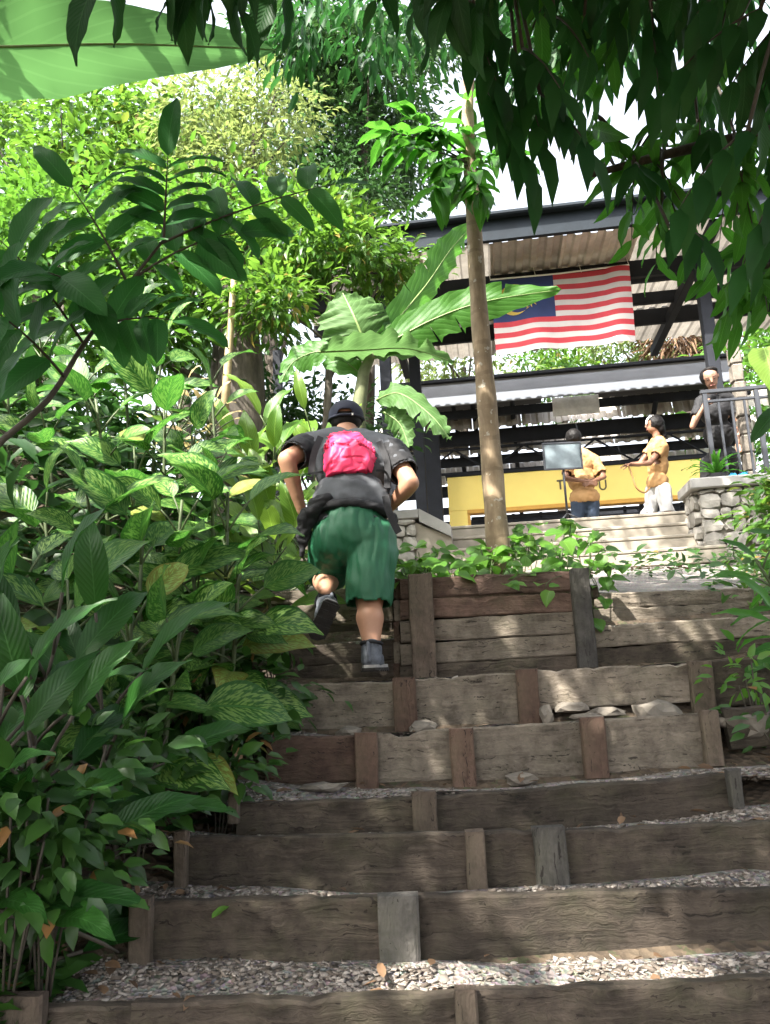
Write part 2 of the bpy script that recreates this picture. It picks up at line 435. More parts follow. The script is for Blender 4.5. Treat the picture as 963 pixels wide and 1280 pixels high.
def stake(parent, px, wpx, top, bot, d, T=.05, mat='stake', label=None, proud=.012, lean=0.0, name='stake'):
    """Upright peg nailed to the front of a board."""
    d = d - T + proud - .012
    A, B = P(px - wpx / 2, top, d), P(px + wpx / 2, top, d)
    w = (B - A).x; C = (A + B) / 2; H = abs(P(px, top, d).z - P(px, bot, d).z)
    PSEED[0] += 1
    bm = bmesh.new(); s = PSEED[0]
    nz = 7; rings = []
    for i in range(nz + 1):
        z = -H * i / nz
        r = []
        for (x, y) in ((-w / 2 + .006, 0), (w / 2 - .006, 0), (w / 2, .006), (w / 2, T - .004), (-w / 2, T - .004), (-w / 2, .006)):
            j = noise.noise((x * 20, z * 6, s)) * .006
            zz = z + (noise.noise((x * 40, y * 40, s)) * .012 if i == 0 else 0)
            r.append(bm.verts.new((x + j + lean * z, y + noise.noise((x * 30, z * 9, s + 4)) * .003, zz)))
        rings.append(r)
    for a, b in zip(rings, rings[1:]):
        for k in range(6): bm.faces.new((a[k], b[k], b[(k + 1) % 6], a[(k + 1) % 6]))
    bm.faces.new(rings[0]); bm.faces.new(rings[-1][::-1])
    o = obj(name, mesh_of(bm, name, M[mat]), parent, Matrix.Translation(C))
    if label: o['label'] = label
    return o

D = [2.45, 2.8, 3.1, 3.4, 3.95, 4.4, 4.95, 5.5]
def step(label, d, at_px): return thing('timber_step', label, 'garden step', P(at_px[0], at_px[1], d), 'timber steps up the slope')
# lowest, cut by the bottom of the frame
s0 = step('lowest dark timber step, cut off by the bottom of the photograph', D[0], (480, 1330))
plank(s0, (-40, 1264), (164, 1259), D[0], H=.24); plank(s0, (164, 1256), (572, 1243), D[0], H=.24)
plank(s0, (572, 1241), (1010, 1221), D[0], H=.24)
stake(s0, 20, 62, 1246, 1350, D[0], mat='stake'); stake(s0, 582, 27, 1238, 1350, D[0])
s1 = step('second dark timber step from the bottom, with a sunny streak across its long board', D[1], (480, 1230))
plank(s1, (170, 1127), (478, 1121), D[1], 82); plank(s1, (480, 1121), (1010, 1110), D[1], 80)
stake(s1, 174, 28, 1124, 1215, D[1]); stake(s1, 497, 50, 1119, 1210, D[1], mat='stake_grey')
s2 = step('third timber step from the bottom, with two stakes close together near its middle', D[2], (480, 1150))
plank(s2, (224, 1048), (588, 1041), D[2], 76); plank(s2, (590, 1041), (672, 1038), D[2], 76); plank(s2, (690, 1038), (1010, 1025), D[2], 78)
stake(s2, 225, 16, 1040, 1120, D[2]); stake(s2, 594, 24, 1040, 1120, D[2]); stake(s2, 686, 40, 1034, 1118, D[2], mat='stake_grey', lean=-.03)
s3 = step('fourth timber step from the bottom, a low one with one lone stake', D[3], (480, 1080))
plank(s3, (296, 1005), (520, 997), D[3], 50); plank(s3, (520, 997), (915, 967), D[3], 56)
stake(s3, 530, 31, 990, 1048, D[3], mat='stake'); stake(s3, 919, 15, 962, 1010, D[3], mat='stake_grey'); stake(s3, 291, 14, 992, 1030, D[3])
s4 = step('fifth timber step from the bottom, pale boards held by four reddish stakes', D[4], (480, 1010))
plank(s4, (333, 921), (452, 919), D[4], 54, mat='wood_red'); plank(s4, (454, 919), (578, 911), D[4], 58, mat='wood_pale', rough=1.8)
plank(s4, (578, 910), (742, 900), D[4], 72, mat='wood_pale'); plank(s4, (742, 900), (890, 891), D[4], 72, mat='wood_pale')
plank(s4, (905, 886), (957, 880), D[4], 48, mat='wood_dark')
stake(s4, 457, 28, 916, 988, D[4], mat='stake_red'); stake(s4, 577, 30, 911, 984, D[4], mat='stake_red'); stake(s4, 741, 30, 897, 973, D[4], mat='stake_red')
stake(s4, 888, 22, 889, 958, D[4], mat='stake')
s5 = step('sixth timber step from the bottom, tall pale boards that the climbing man stands on', D[5], (480, 930))
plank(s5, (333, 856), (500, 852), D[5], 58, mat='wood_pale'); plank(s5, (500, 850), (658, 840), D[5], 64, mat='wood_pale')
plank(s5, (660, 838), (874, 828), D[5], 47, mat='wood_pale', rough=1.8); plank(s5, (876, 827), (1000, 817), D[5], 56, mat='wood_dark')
stake(s5, 343, 28, 851, 918, D[5], mat='stake'); stake(s5, 505, 29, 847, 918, D[5], mat='stake_red'); stake(s5, 659, 27, 837, 905, D[5], mat='stake_red')
stake(s5, 876, 28, 827, 893, D[5], mat='stake')
s6 = step('seventh timber step, two stacked boards left of the planter box', D[6], (420, 880))
plank(s6, (300, 812), (514, 797), D[6], 26, mat='wood_dark'); plank(s6, (300, 839), (514, 824), D[6], 34, mat='wood_dark')
s6b = step('seventh timber step, two stacked boards right of the planter box', D[6], (840, 850))
plank(s6b, (738, 783), (1000, 766), D[6], 26, mat='wood_pale'); plank(s6b, (738, 811), (1000, 793), D[6], 34, mat='wood_dark')
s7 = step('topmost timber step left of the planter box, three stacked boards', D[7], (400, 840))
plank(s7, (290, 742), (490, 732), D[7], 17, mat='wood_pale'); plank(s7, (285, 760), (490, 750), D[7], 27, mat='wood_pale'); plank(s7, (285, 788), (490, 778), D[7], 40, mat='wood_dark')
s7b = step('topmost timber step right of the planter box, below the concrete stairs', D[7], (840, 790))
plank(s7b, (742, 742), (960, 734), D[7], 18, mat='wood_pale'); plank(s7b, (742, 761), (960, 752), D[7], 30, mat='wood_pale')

# gravel treads: a bed and loose stone chips
def lerp(a, b, t): return a + (b - a) * t
TR = []
def stones_np(pts, size, seed, flat=.36):
    """Convex chips at pts (N,3) with sizes (N,)."""
    rg = np.random.default_rng(seed); n = len(pts)
    cube = np.array([[x, y, z] for z in (-1, 1) for y in (-1, 1) for x in (-1, 1)], float) * .5
    c = cube[None] * rg.uniform(.55, 1.25, (n, 8, 1)) + rg.normal(0, .1, (n, 8, 3))
    c[:, :, 2] *= flat; c[:, :, 0] *= rg.uniform(.8, 1.6, (n, 1))
    a = rg.uniform(0, 2 * pi, n); tl = rg.normal(0, .3, n)
    x, y, z = c[:, :, 0].copy(), c[:, :, 1].copy(), c[:, :, 2].copy()
    z2 = z * np.cos(tl)[:, None] + x * np.sin(tl)[:, None]; x2 = x * np.cos(tl)[:, None] - z * np.sin(tl)[:, None]
    X = x2 * np.cos(a)[:, None] - y * np.sin(a)[:, None]; Y = x2 * np.sin(a)[:, None] + y * np.cos(a)[:, None]
    v = np.stack([X, Y, z2], -1) * np.asarray(size)[:, None, None] + np.asarray(pts)[:, None, :]
    fq = np.array([[0, 2, 3, 1], [4, 5, 7, 6], [0, 1, 5, 4], [2, 6, 7, 3], [0, 4, 6, 2], [1, 3, 7, 5]])
    f = (fq[None] + (np.arange(n) * 8)[:, None, None]).reshape(-1, 4)
    return v.reshape(-1, 3), f
def tread(i, d0, l0, r0_, d1, zl, zc, zr, x0, x1, nst, sz=(.005, .0165), side=.05):
    """Gravel from the top of one step (left and right top points in the photograph) back to the foot of the next."""
    a, b = P(*l0, d0), P(*r0_, d0)
    def z(x, t):
        u = (x - a.x) / (b.x - a.x)
        front = lerp(a.z, b.z, u) - .012
        back = lerp(zl, zr, u) + (zc - (zl + zr) / 2) * max(0, 1 - (2 * u - 1) ** 2)
        w = front + (back - front) * (t ** .8) - .03 * sin(pi * min(1, t * 1.5)) * (t < .67)
        w += max(0, (x0 + .35 - x)) * side + max(0, (x - x1 + .35)) * side * .8
        return w + noise.noise((x * 3, t * 2, i)) * .02
    nx, ny = 60, 9
    v = [(lerp(x0, x1, k / nx), lerp(d0 + .045, d1 + .03, j / ny), z(lerp(x0, x1, k / nx), j / ny)) for j in range(ny + 1) for k in range(nx + 1)]
    q = [(j * (nx + 1) + k, j * (nx + 1) + k + 1, (j + 1) * (nx + 1) + k + 1, (j + 1) * (nx + 1) + k) for j in range(ny) for k in range(nx)]
    obj('gravel_path', np_mesh('gravel_path', v, None, q, M['gravel_bed']), kind='structure')
    rg = np.random.default_rng(50 + i); pts = []
    while len(pts) < nst:
        x, t = rg.uniform(x0, x1), rg.uniform(0, 1)
        if noise.noise((x * 1.6, t * 1.2 + i * 3, 9)) < -.28 and rg.uniform() < .8: continue
        pts.append((x, lerp(d0 + .05, d1 - .012, t), z(x, t) - .002))
    pv, pf = stones_np(np.array(pts), rg.uniform(sz[0], sz[1], nst) * rg.choice([1, 1, 1, 1.5], nst), i)
    obj('gravel', np_mesh('gravel', pv, None, pf, M['gravel'], False), kind='stuff')
    TR.append(z)
zz = lambda px, py, d: P(px, py, d).z
tread(0, D[0], (50, 1262), (963, 1222), D[1], zz(190, 1188, D[1]), zz(560, 1200, D[1]), zz(950, 1182, D[1]), -1.6, 1.75, 7200)
tread(1, D[1], (190, 1127), (963, 1111), D[2], zz(230, 1104, D[2]), zz(560, 1116, D[2]), zz(950, 1088, D[2]), -1.25, 1.85, 4400)
tread(2, D[2], (230, 1048), (963, 1027), D[3], zz(300, 1040, D[3]), zz(600, 1044, D[3]), zz(930, 1010, D[3]), -1.1, 1.95, 4200)
tread(3, D[3], (300, 1005), (915, 967), D[4], zz(335, 976, D[4]), zz(600, 984, D[4]), zz(900, 958, D[4]), -.95, 2.1, 4400)
tread(4, D[4], (335, 921), (880, 892), D[5], zz(340, 915, D[5]), zz(600, 917, D[5]), zz(900, 895, D[5]), -.8, 2.1, 1800)
tread(5, D[5], (340, 856), (930, 823), D[6], zz(320, 868, D[6]), zz(600, 850, D[6]), zz(930, 832, D[6]), -.95, 2.3, 700)
tread(6, D[6], (320, 811), (930, 771), D[7], zz(320, 808, D[7]), zz(600, 792, D[7]), zz(930, 775, D[7]), -1.1, 2.3, 500)
def upper_path():
    nx, ny = 30, 20
    f = lambda x, y: lerp(P(350, 737, 5.5).z + (P(850, 739, 5.5).z - P(350, 737, 5.5).z) * (x - P(350, 737, 5.5).x) / 2.75 - .012, 1.12, min(1, (y - 5.5) / 3.4)) + noise.noise((x * 1.5, y * 1.5, 7)) * .02
    x = lambda k: lerp(-1.2, 3.6, k / nx); y = lambda j: lerp(5.54, 9.3, j / ny)
    v = [(x(k), y(j), f(x(k), y(j))) for j in range(ny + 1) for k in range(nx + 1)]
    q = [(j * (nx + 1) + k, j * (nx + 1) + k + 1, (j + 1) * (nx + 1) + k + 1, (j + 1) * (nx + 1) + k) for j in range(ny) for k in range(nx)]
    obj('dirt_path', np_mesh('dirt_path', v, None, q, M['gravel_bed']), kind='structure')
upper_path()

# pale rocks lying under the gaps
def rock(name, loc, s, seed, label, group=None, mat='rock', cat='rock'):
    bm = bmesh.new(); bmesh.ops.create_icosphere(bm, subdivisions=2, radius=1)
    for v in bm.verts:
        n = v.co.normalized()
        k = 1 + noise.noise(n * 1.3 + V((seed * 3.1, 0, 0))) * .55 + noise.noise(n * 3.5 + V((0, seed, 0))) * .18
        v.co = V((n.x * s[0] * k, n.y * s[1] * k, n.z * s[2] * k))
    o = obj(name, mesh_of(bm, name, M[mat]), None, Matrix.Translation(loc))
    return tag(o, label, cat, group)
GR = 'pale rocks packed behind the fifth step'
rock('rock', P(822, 887, 4.3) + V((0, 0, -.01)), (.12, .08, .06), 1, 'large pale wedge-shaped rock in the gap under the sixth step', GR)
rock('rock', P(760, 890, 4.32), (.09, .06, .025), 2, 'long flat grey rock left of the large pale wedge rock', GR)
rock('rock', P(715, 884, 4.36), (.10, .05, .03), 3, 'thin pale slab of rock near the red stake, in the shadowed gap', GR)
rock('rock', P(735, 896, 4.25), (.08, .05, .02), 4, 'low flat rock resting on the edge of the fifth step', GR)
rock('rock', P(437, 915, 4.3), (.06, .05, .03), 5, 'small pale rock on the gravel below the climbing man', GR)
rock('rock', P(530, 909, 4.3), (.08, .05, .03), 6, 'small flat rock beside the dark red stake of the sixth step', GR)
rock('rock', P(683, 893, 4.32), (.035, .04, .05), 7, 'little upright stone just right of the reddest stake', GR)
rock('rock', P(650, 974, 3.85), (.07, .05, .03), 8, 'pale stone on the gravel in front of the fifth step', GR)
rock('rock', P(405, 984, 3.8), (.10, .06, .025), 9, 'brown flat stone at the left foot of the fifth step', GR)
rock('rock', P(930, 905, 4.0), (.12, .08, .06), 10, 'mossy grey rock at the right end of the fifth step', GR)

# ------------------------------------------------------------------ planter box with the slim tree
DP = 4.86
pl = thing('planter_box', 'old timber planter box filled with green creeper, beside the climbing man', 'planter', P(617, 838, DP))
rows = [((500, 723), (735, 712), 27, 'wood_red'), ((500, 750), (735, 740), 26, 'wood_red'), ((500, 777), (735, 763), 28, 'wood_pale'), ((500, 806), (735, 791), 27, 'wood_pale'), ((500, 833), (735, 818), 24, 'wood_dark')]
for k, (a, b, h, m) in enumerate(rows):
    plank(pl, a, b, DP + .003 * (k % 2), h - 1.5, mat=m, T=.045)
stake(pl, 525, 30, 718, 848, DP, T=.06, mat='stake'); stake(pl, 725, 23, 710, 835, DP, T=.06, mat='stake_grey')
for sx in (500, 736):
    for k in range(5):
        y0 = (723 if sx == 500 else 712) + 26.5 * k
        A = P(sx, y0, DP + .05); B = A + V((.12 if sx == 500 else .0, 1.15, .02))
        X = (B - A).normalized(); Y = V((0, 0, 1)).cross(X).normalized() * (1 if sx == 500 else 1); Z = X.cross(Y)
        Mx = Matrix(((X.x, Y.x, Z.x, A.x), (X.y, Y.y, Z.y, A.y), (X.z, Y.z, Z.z, A.z), (0, 0, 0, 1)))
        PSEED[0] += 1; obj('plank', plank_mesh(1.2, .125, .04, M[['wood_red', 'wood_pale'][k % 2]], PSEED[0]), pl, Mx)
soil_c = P(617, 728, DP + .6); soil_c.z = P(617, 726, DP).z - .05
box('soil_fill', soil_c - V((0, 0, .04)), (1.12, 1.16, .08), M['soil'], pl)

# ------------------------------------------------------------------ concrete stairs, stone walls
YAW = radians(-7.5)
UX, VY = V((cos(YAW), sin(YAW), 0)), V((-sin(YAW), cos(YAW), 0))
B0 = V((1.5, 10.55, 0)); FZ = 1.933
MB = Matrix(((UX.x, VY.x, 0, B0.x), (UX.y, VY.y, 0, B0.y), (0, 0, 1, 0), (0, 0, 0, 1)))   # building frame: u right, v away, z up
MBI = MB.inverted()
def bp(px, py, v):
    """(u, z) where a photograph pixel's sight line meets the building plane at distance v."""
    a = P(px, py, 10.0); n = VY
    t = (B0 + VY * v).dot(n) / a.dot(n)
    q = MBI @ (a * t); return q.x, q.z
def bbox(name, u0, u1, v0, v1, z0, z1, mat, parent, bev=.006):
    return box(name, ((u0 + u1) / 2, (v0 + v1) / 2, (z0 + z1) / 2), (abs(u1 - u0), abs(v1 - v0), abs(z1 - z0)), mat, parent, MB, bev)
EMPB = lambda u, v, z: MB @ V((u, v, z))
uR = bp(889, 690, -.6)[0]; uL = bp(548, 690, -.6)[0] 
st = thing('concrete_stairs', 'pale concrete stairs leading up to the shed platform', 'stairs', EMPB((uL + uR) / 2, -1.3, 1.1))
for k in range(4):
    bbox('concrete_step', uL, uR, -1.32 + .33 * k, .04 + .01 * k, FZ - .8 + .2 * k - .0, FZ - .6 + .2 * k - .045, M['concrete'], st, .012)
    bbox('step_nosing', uL + .01, uR - .01, -1.326 + .33 * k, .04 + .01 * k, FZ - .644 + .2 * k, FZ - .6 + .2 * k - .002, M['concrete'], st, .01)
bbox('floor', uL - 4.5, uR + 3, .05, 14, FZ - .4, FZ - .006, M['concrete'], None)['kind'] = 'structure'
# stone wall right of the stairs
def stone_face(parent, u0, u1, z0, z1, v, seed, sz=.17, depth=.07, axis='u'):
    rg = random.Random(seed); z = z0
    while z < z1 - .03:
        h = min(rg.uniform(.7, 1.15) * sz, z1 - z); u = u0
        while u < u1 - .03:
            w = min(rg.uniform(.7, 1.7) * sz, u1 - u)
            bm = bmesh.new(); bmesh.ops.create_cube(bm, size=1)
            bmesh.ops.subdivide_edges(bm, edges=bm.edges, cuts=1, use_grid_fill=True)
            for q in bm.verts:
                n = q.co.copy(); r = max(abs(n.x), abs(n.z)) * 2
                k = 1 - .1 * (abs(n.x) > .4) * (abs(n.z) > .4) * 2
                q.co = V((n.x * (w - .008) * k, n.y * depth * (1 + .5 * (n.y < 0) * (1 - .5 * (r > .9))), n.z * (h - .008) * k))
                q.co += V((rg.uniform(-1, 1), rg.uniform(-1, 1), rg.uniform(-1, 1))) * .012
            c = (u + w / 2, v, z + h / 2) if axis == 'u' else (v, u + w / 2, z + h / 2)
            Mx = MB @ Matrix.Translation(c) @ (Matrix.Identity(4) if axis == 'u' else Matrix.Rotation(-pi / 2 if axis == 'l' else pi / 2, 4, 'Z'))
            obj('stone', mesh_of(bm, 'stone', M['wall_stone']), parent, Mx)
            u += w
        z += h
vW = -1.15
wu0, wz0 = bp(886, 726, vW)[0], 1.0; wu1 = wu0 + 1.1; wz1 = bp(886, 612, vW)[1]
sw = thing('stone_wall', 'rough whitish stone wall with a concrete cap right of the stairs', 'wall', EMPB(wu0 + .5, vW, wz0))
bbox('core', wu0 + .03, wu1 + 1.5, vW + .03, vW + .55, wz0, wz1, M['mortar'], sw)
bbox('terrace', bp(893, 620, 1.6)[0], wu1 + 1.5, vW + .56, 1.6, wz0, wz1 + .1, M['concrete'], sw)
stone_face(sw, wu0, wu1 + .5, wz0, wz1, vW, 3)
stone_face(sw, vW + .06, vW + .55, wz0, wz1, wu0 - .005, 4, axis='l')
bbox('cap', wu0 - .09, wu1 + 1.6, vW - .1, vW + .6, wz1 + .003, wz1 + .13, M['concrete_cap'], sw, .015)
# stone parapet left of the stairs with a sloping cap
vL = -1.0
lu0 = bp(470, 690, vL)[0]; lu1 = uL - .02
lz1 = bp(508, 640, vL)[1]
lw = thing('stone_wall', 'low stone parapet with a sloping concrete cap left of the stairs', 'wall', EMPB(lu0, vL, 1.0))
bbox('core', lu0 - .6, lu1 - .22, vL + .03, .9, .9, lz1 - .1, M['mortar'], lw)
stone_face(lw, lu0 - .6, lu1 - .2, .9, lz1 - .1, vL, 5)
bbox('cap', lu0 - .65, lu1 - .16, vL - .06, 1.0, lz1 - .097, lz1 + .02, M['concrete_cap'], lw, .012)
def sloped():
    a = V((lu1 - .16, lz1 + .02)); b = V((lu1 + .22, FZ - .12))
    bm = bmesh.new()
    f = []
    for v in (vL - .06, vL + .25):
        f.append([bm.verts.new((a.x, v, a.y)), bm.verts.new((b.x, v, b.y)), bm.verts.new((b.x, v, b.y - .14)), bm.verts.new((a.x, v, a.y - .16))])
    for k in range(4): bm.faces.new((f[0][k], f[0][(k + 1) % 4], f[1][(k + 1) % 4], f[1][k]))
    bm.faces.new(f[0]); bm.faces.new(f[1][::-1])
    obj('sloping_cap', mesh_of(bm, 'sloping_cap', M['concrete_cap']), lw, MB)
    bm = bmesh.new(); f = []
    for v in (vL, vL + .2):
        f.append([bm.verts.new((a.x - .06, v, a.y - .16)), bm.verts.new((b.x, v, b.y - .14)), bm.verts.new((b.x, v, .9)), bm.verts.new((a.x - .06, v, .9))])
    for k in range(4): bm.faces.new((f[0][k], f[0][(k + 1) % 4], f[1][(k + 1) % 4], f[1][k]))
    bm.faces.new(f[0]); bm.faces.new(f[1][::-1])
    obj('side_block', mesh_of(bm, 'side_block', M['concrete']), lw, MB)
sloped()

# ------------------------------------------------------------------ the open shed: upper roof
def sheet_mesh(w, l, pitch=.2, amp=.035, name='roof_sheet'):
    n = max(2, int(round(w / pitch))); v = []; xs = []
    for k in range(n):
        for (fx, h) in ((0, 0), (.18, 0), (.32, 1), (.68, 1), (.82, 0)): xs.append(((k + fx) * w / n, h * amp))
    xs.append((w, 0))
    for y in (0, l):
        for x, z in xs: v.append((x, y, z))
    m = len(xs)
    me = bpy.data.meshes.new(name); me.from_pydata(v, [], [(i, i + 1, m + i + 1, m + i) for i in range(m - 1)]); me.update(); return me
uF0, zF0 = bp(345, 302, -.6); uF1, zF1 = bp(1010, 240, -.6)
_, zF = bp(640, 266, -.6); _, zFb = bp(640, 302, -.6)
up = thing('open_shed', 'open steel shed with a corrugated roof behind the flag', 'shed', EMPB(2, 0, FZ))
bbox('fascia', uF0 + 1.0, uF1 + 1.5, -.62, -.55, zFb + .04, zF, M['gutter'], up)
bbox('gutter', uF0 + 1.0, uF1 + 1.5, -.75, -.625, zF - .09, zF - .02, M['gutter'], up, .02)
RUN = 4.4
zr0, zr1 = zFb + .1, zFb + .28
shw = 1.0
for nm, mt in (('a', 'sheet'), ('b', 'sheet_clear')):
    M['me_' + nm] = sheet_mesh(shw + .04, RUN / 3 + .03); M['me_' + nm].materials.append(M[mt])
nu = int((uF1 + 1.5 - uF0 + .2) / shw)
for j in range(3):
    for i in range(nu):
        u = uF0 + shw * i; v = -.42 + j * RUN / 3; z = lerp(zr0, zr1, j / 3) + .009 * (i % 2) + .02 * (j % 2)
        c = 'b' if (i * 7 + j * 3) % 5 in ((0, 2, 4) if j == 0 else (0, 1, 3)) else 'a'
        Mx = MB @ Matrix.Translation((u, v, z)) @ Matrix.Rotation(math.atan((zr1 - zr0) / RUN) , 4, 'X')
        obj('roof_sheet', M['me_' + c], up, Mx)
pur = [(343, .55, .24), (388, 0, 0)]
def at_v(px, py):      # distance at which a sight line reaches the roof underside
    for k in range(0, 80):
        v = -.4 + k * .07
        if bp(px, py, v)[1] > lerp(zr0, zr1, (v + .42) / RUN): return v
    return 4
for (py, hgt) in ((336, .27), (356, .10), (376, .2), (396, .28)):
    v = at_v(700, py); zt = lerp(zr0, zr1, (v + .42) / RUN)
    bbox('purlin', uF0, uF1 + 1.5, v - .04, v + .04, zt - hgt, zt - .008, M['steel'], up)
vB = 3.9; zB1 = bp(700, 378, vB)[1]; zB0 = bp(700, 408, vB)[1]
bbox('rear_beam', uF0, uF1 + 1.5, vB - .06, vB + .06, zB0, zB1, M['steel'], up)
for px, pb in ((487, 640), (905, 600)):
    u = bp(px, 560, .4)[0]
    bbox('post', u - .08, u + .08, .3, .46, FZ, zr0 + .0, M['steel'], up)
    bbox('rafter', u - .06, u + .06, -.5, vB - .065, zr0 - .2, zr0 - .04, M['steel'], up)
u = bp(350, 470, vB)[0]; bbox('post', u - .08, u + .08, vB - .22, vB - .065, 1.5, zB0 - .01, M['steel'], up)

# ------------------------------------------------------------------ rear shed seen under it: fascia, sloping roof bands, slatted back wall
rs = thing('rear_shed', 'long dark shed with banded corrugated roof behind the yellow wall', 'shed', EMPB(2, 5, FZ))
vR = 4.6
uA = bp(478, 480, vR)[0]; uZ = bp(880, 470, vR)[0] + .6
zA1 = bp(690, 464, vR)[1]; zA0 = bp(690, 497, vR)[1]
bbox('fascia', uA, uZ, vR - .05, vR, zA0, zA1 - .07, M['fascia'], rs)
bbox('roof_edge', uA, uZ, vR - .12, vR + .1, zA1 - .065, zA1, M['steel'], rs)
me_band = {}
DR = 4.5
def roofz(v): return zA0 + .05 - (v - vR) * .0 
v = vR + .15; k = 0
bands = [(503, 513, 'beam'), (514, 528, 'sheet'), (530, 548, 'beam'), (551, 560, 'sheetd'), (563, 574, 'beam'), (577, 584, 'clear'), (586, 596, 'sheet'), (598, 612, 'beam'), (614, 622, 'clear'), (625, 634, 'beam'), (635, 641, 'clear'), (643, 656, 'beam'), (658, 664, 'clear'), (666, 690, 'beam')]
for n_, (y0, y1, kind) in enumerate(bands):
    vv = vR + .3 + n_ * .3
    z1 = bp(690, y0, vv)[1]; z0 = bp(690, y1, vv)[1]
    uu0 = bp(470, y0, vv)[0]; uu1 = bp(900, y0, vv)[0] + .6
    if kind == 'clear': continue
    if kind == 'beam':
        bbox('roof_beam', uu0, uu1, vv, vv + .09, z0, z1, M['steel'], rs)
    else:
        w = 1.0; h = max(.12, z1 - z0)
        key = (kind, round(h, 2))
        if key not in me_band:
            me_band[key] = sheet_mesh(w - .015, h + .3, .25, .045, 'roof_sheet'); me_band[key].materials.append(M['sheet_clear' if kind == 'clear' else 'sheet'])
        for i in range(int((uu1 - uu0) / w) + 1):
            clear = kind == 'sheet' and abs(uu0 + i * w + .5 - bp(722, y0, vv)[0]) < .55 and n_ < 3
            mm = me_band[key]
            Mx = MB @ Matrix.Translation((uu0 + i * w, vv + .02, z0 - .01)) @ Matrix.Rotation(radians(66), 4, 'X')
            o = obj('roof_sheet', mm, rs, Mx)
sk0, sk1 = bp(690, 508, vR + .28)[0], bp(750, 508, vR + .28)[0]
bbox('shade_cover', uA - .1, sk0 - .1, vR + .11, vR + 2.2, zA1 - .06, zA1 - .02, M['steel'], rs)  # opaque cover added to shade the rear shed, left open over the skylight
bbox('shade_cover', sk1 + .1, uZ + .2, vR + .11, vR + 2.2, zA1 - .06, zA1 - .02, M['steel'], rs)
# skylight panel, posts and trusses
for (x0, y0, x1, y1, vv) in ((692, 495, 748, 521, vR + .28), (697, 528, 745, 531, vR + .2)):
    a = bp(x0, y1, vv); b = bp(x1, y0 - 2, vv)
    bbox('skylight', a[0], b[0], vv - .02, vv, a[1], b[1], M['skylight'], rs)
for px in (524,):
    u = bp(px, 560, 2.2)[0]; bbox('post', u - .09, u + .09, 2.1, 2.3, FZ, zA0 + .4, M['steel'], rs)
u0_, u1_ = bp(540, 600, 3.0)[0], bp(552, 600, 3.0)[0]
bbox('post', u0_ - .1, u1_, 2.9, 3.1, FZ, bp(540, 540, 3.0)[1], M['steel'], rs)
vt = vR + .12
zt1, zt0 = bp(690, 553, vt)[1], bp(690, 583, vt)[1]
bm = bmesh.new()
for za in (zt1, zt0): tube_bm(bm, [(uA, vt, za), (uZ, vt, za)], .028, 6)
obj('truss_chord', mesh_of(bm, 'truss_chord', M['steel']), rs, MB)
nseg = 10
for i in range(nseg):
    a = lerp(uA, uZ, i / nseg); b = lerp(uA, uZ, (i + 1) / nseg); zs = (zt0, zt1) if i % 2 else (zt1, zt0)
    bm = bmesh.new(); tube_bm(bm, [(a, vt, zs[0]), (b, vt, zs[1])], .02, 6)
    obj('truss_brace', mesh_of(bm, 'truss_brace', M['steel']), rs, MB)
for px in (565, 590, 640, 820):
    a = bp(px, 500, vR + .2); b = bp(px + 18, 600, vR + .2)
    bm = bmesh.new(); tube_bm(bm, [(a[0], vR + .2, a[1]), (b[0], vR + 3.6, b[1])], .05, 6)
    obj('rafter', mesh_of(bm, 'rafter', M['steel']), rs, MB)

# yellow wall with a long opening, under the rear shed
vY = 3.3
yw = thing('yellow_wall', 'bright yellow painted wall with a long low opening and dark letters', 'wall', EMPB(1.5, vY, FZ))
ya = bp(559, 597, vY); yb = bp(880, 573, vY); oz = bp(720, 628, vY)[1]
zy = (ya[1] + yb[1]) / 2; l1 = bp(585, 650, vY)[0]; r1 = bp(871, 640, vY)[0]
bbox('lintel', ya[0], yb[0], vY, vY + .25, oz, zy, M['yellow'], yw, .004)
bbox('soffit_strip', l1, r1, vY - .012, vY + .2, oz - .07, oz - .003, M['yellow_edge'], yw, .003)
bbox('pier', ya[0], l1, vY, vY + .25, FZ, oz - .003, M['yellow'], yw, .004)
bbox('pier', r1, yb[0], vY, vY + .25, FZ, oz - .003, M['yellow'], yw, .004)
bbox('reveal', l1, l1 + .05, vY + .004, vY + .24, FZ, oz - .075, M['yellow_edge'], yw, .003)
bbox('wall_top', ya[0] - .03, yb[0] + .03, vY - .03, vY + .28, zy + .003, zy + .05, M['steel'], yw, .004)
for k in range(7):
    z = lerp(FZ + .1, oz - .1, k / 6.5)
    bbox('grille_bar', l1 + .06, r1, vY + .15, vY + .19, z, z + .055, M['steel'], yw, .003)
for k in range(8):
    u = lerp(l1 + .3, r1 - .2, k / 7)
    bbox('grille_post', u, u + .05, vY + .2, vY + .25, FZ, oz - .08, M['steel'], yw, .003)
def letters():
    for ch, px in (('T', 700), ('U', 753)):
        uu, z1 = bp(px, 600, vY); _, z0 = bp(px, 612, vY)
        h = z1 - z0; w = h * .62; t = h * .16
        bm = bmesh.new()
        if ch == 'T':
            box_bm(bm, (uu, vY - .008, z1 - t / 2), (w, .01, t)); box_bm(bm, (uu, vY - .008, (z0 + z1 - t) / 2), (t, .01, h - t))
        else:
            pts = [(uu - w / 2, z1)] + [(uu + w / 2 * -cos(a), z0 + w / 2 - w / 2 * sin(a)) for a in [pi * i / 8 for i in range(9)]] + [(uu + w / 2, z1)]
            for (a, b) in zip(pts, pts[1:]):
                tube_bm(bm, [(a[0], vY - .006, a[1]), (b[0], vY - .006, b[1])], t / 2, 5)
        obj('letter', mesh_of(bm, 'letter', M['letter']), yw, MB)
letters()

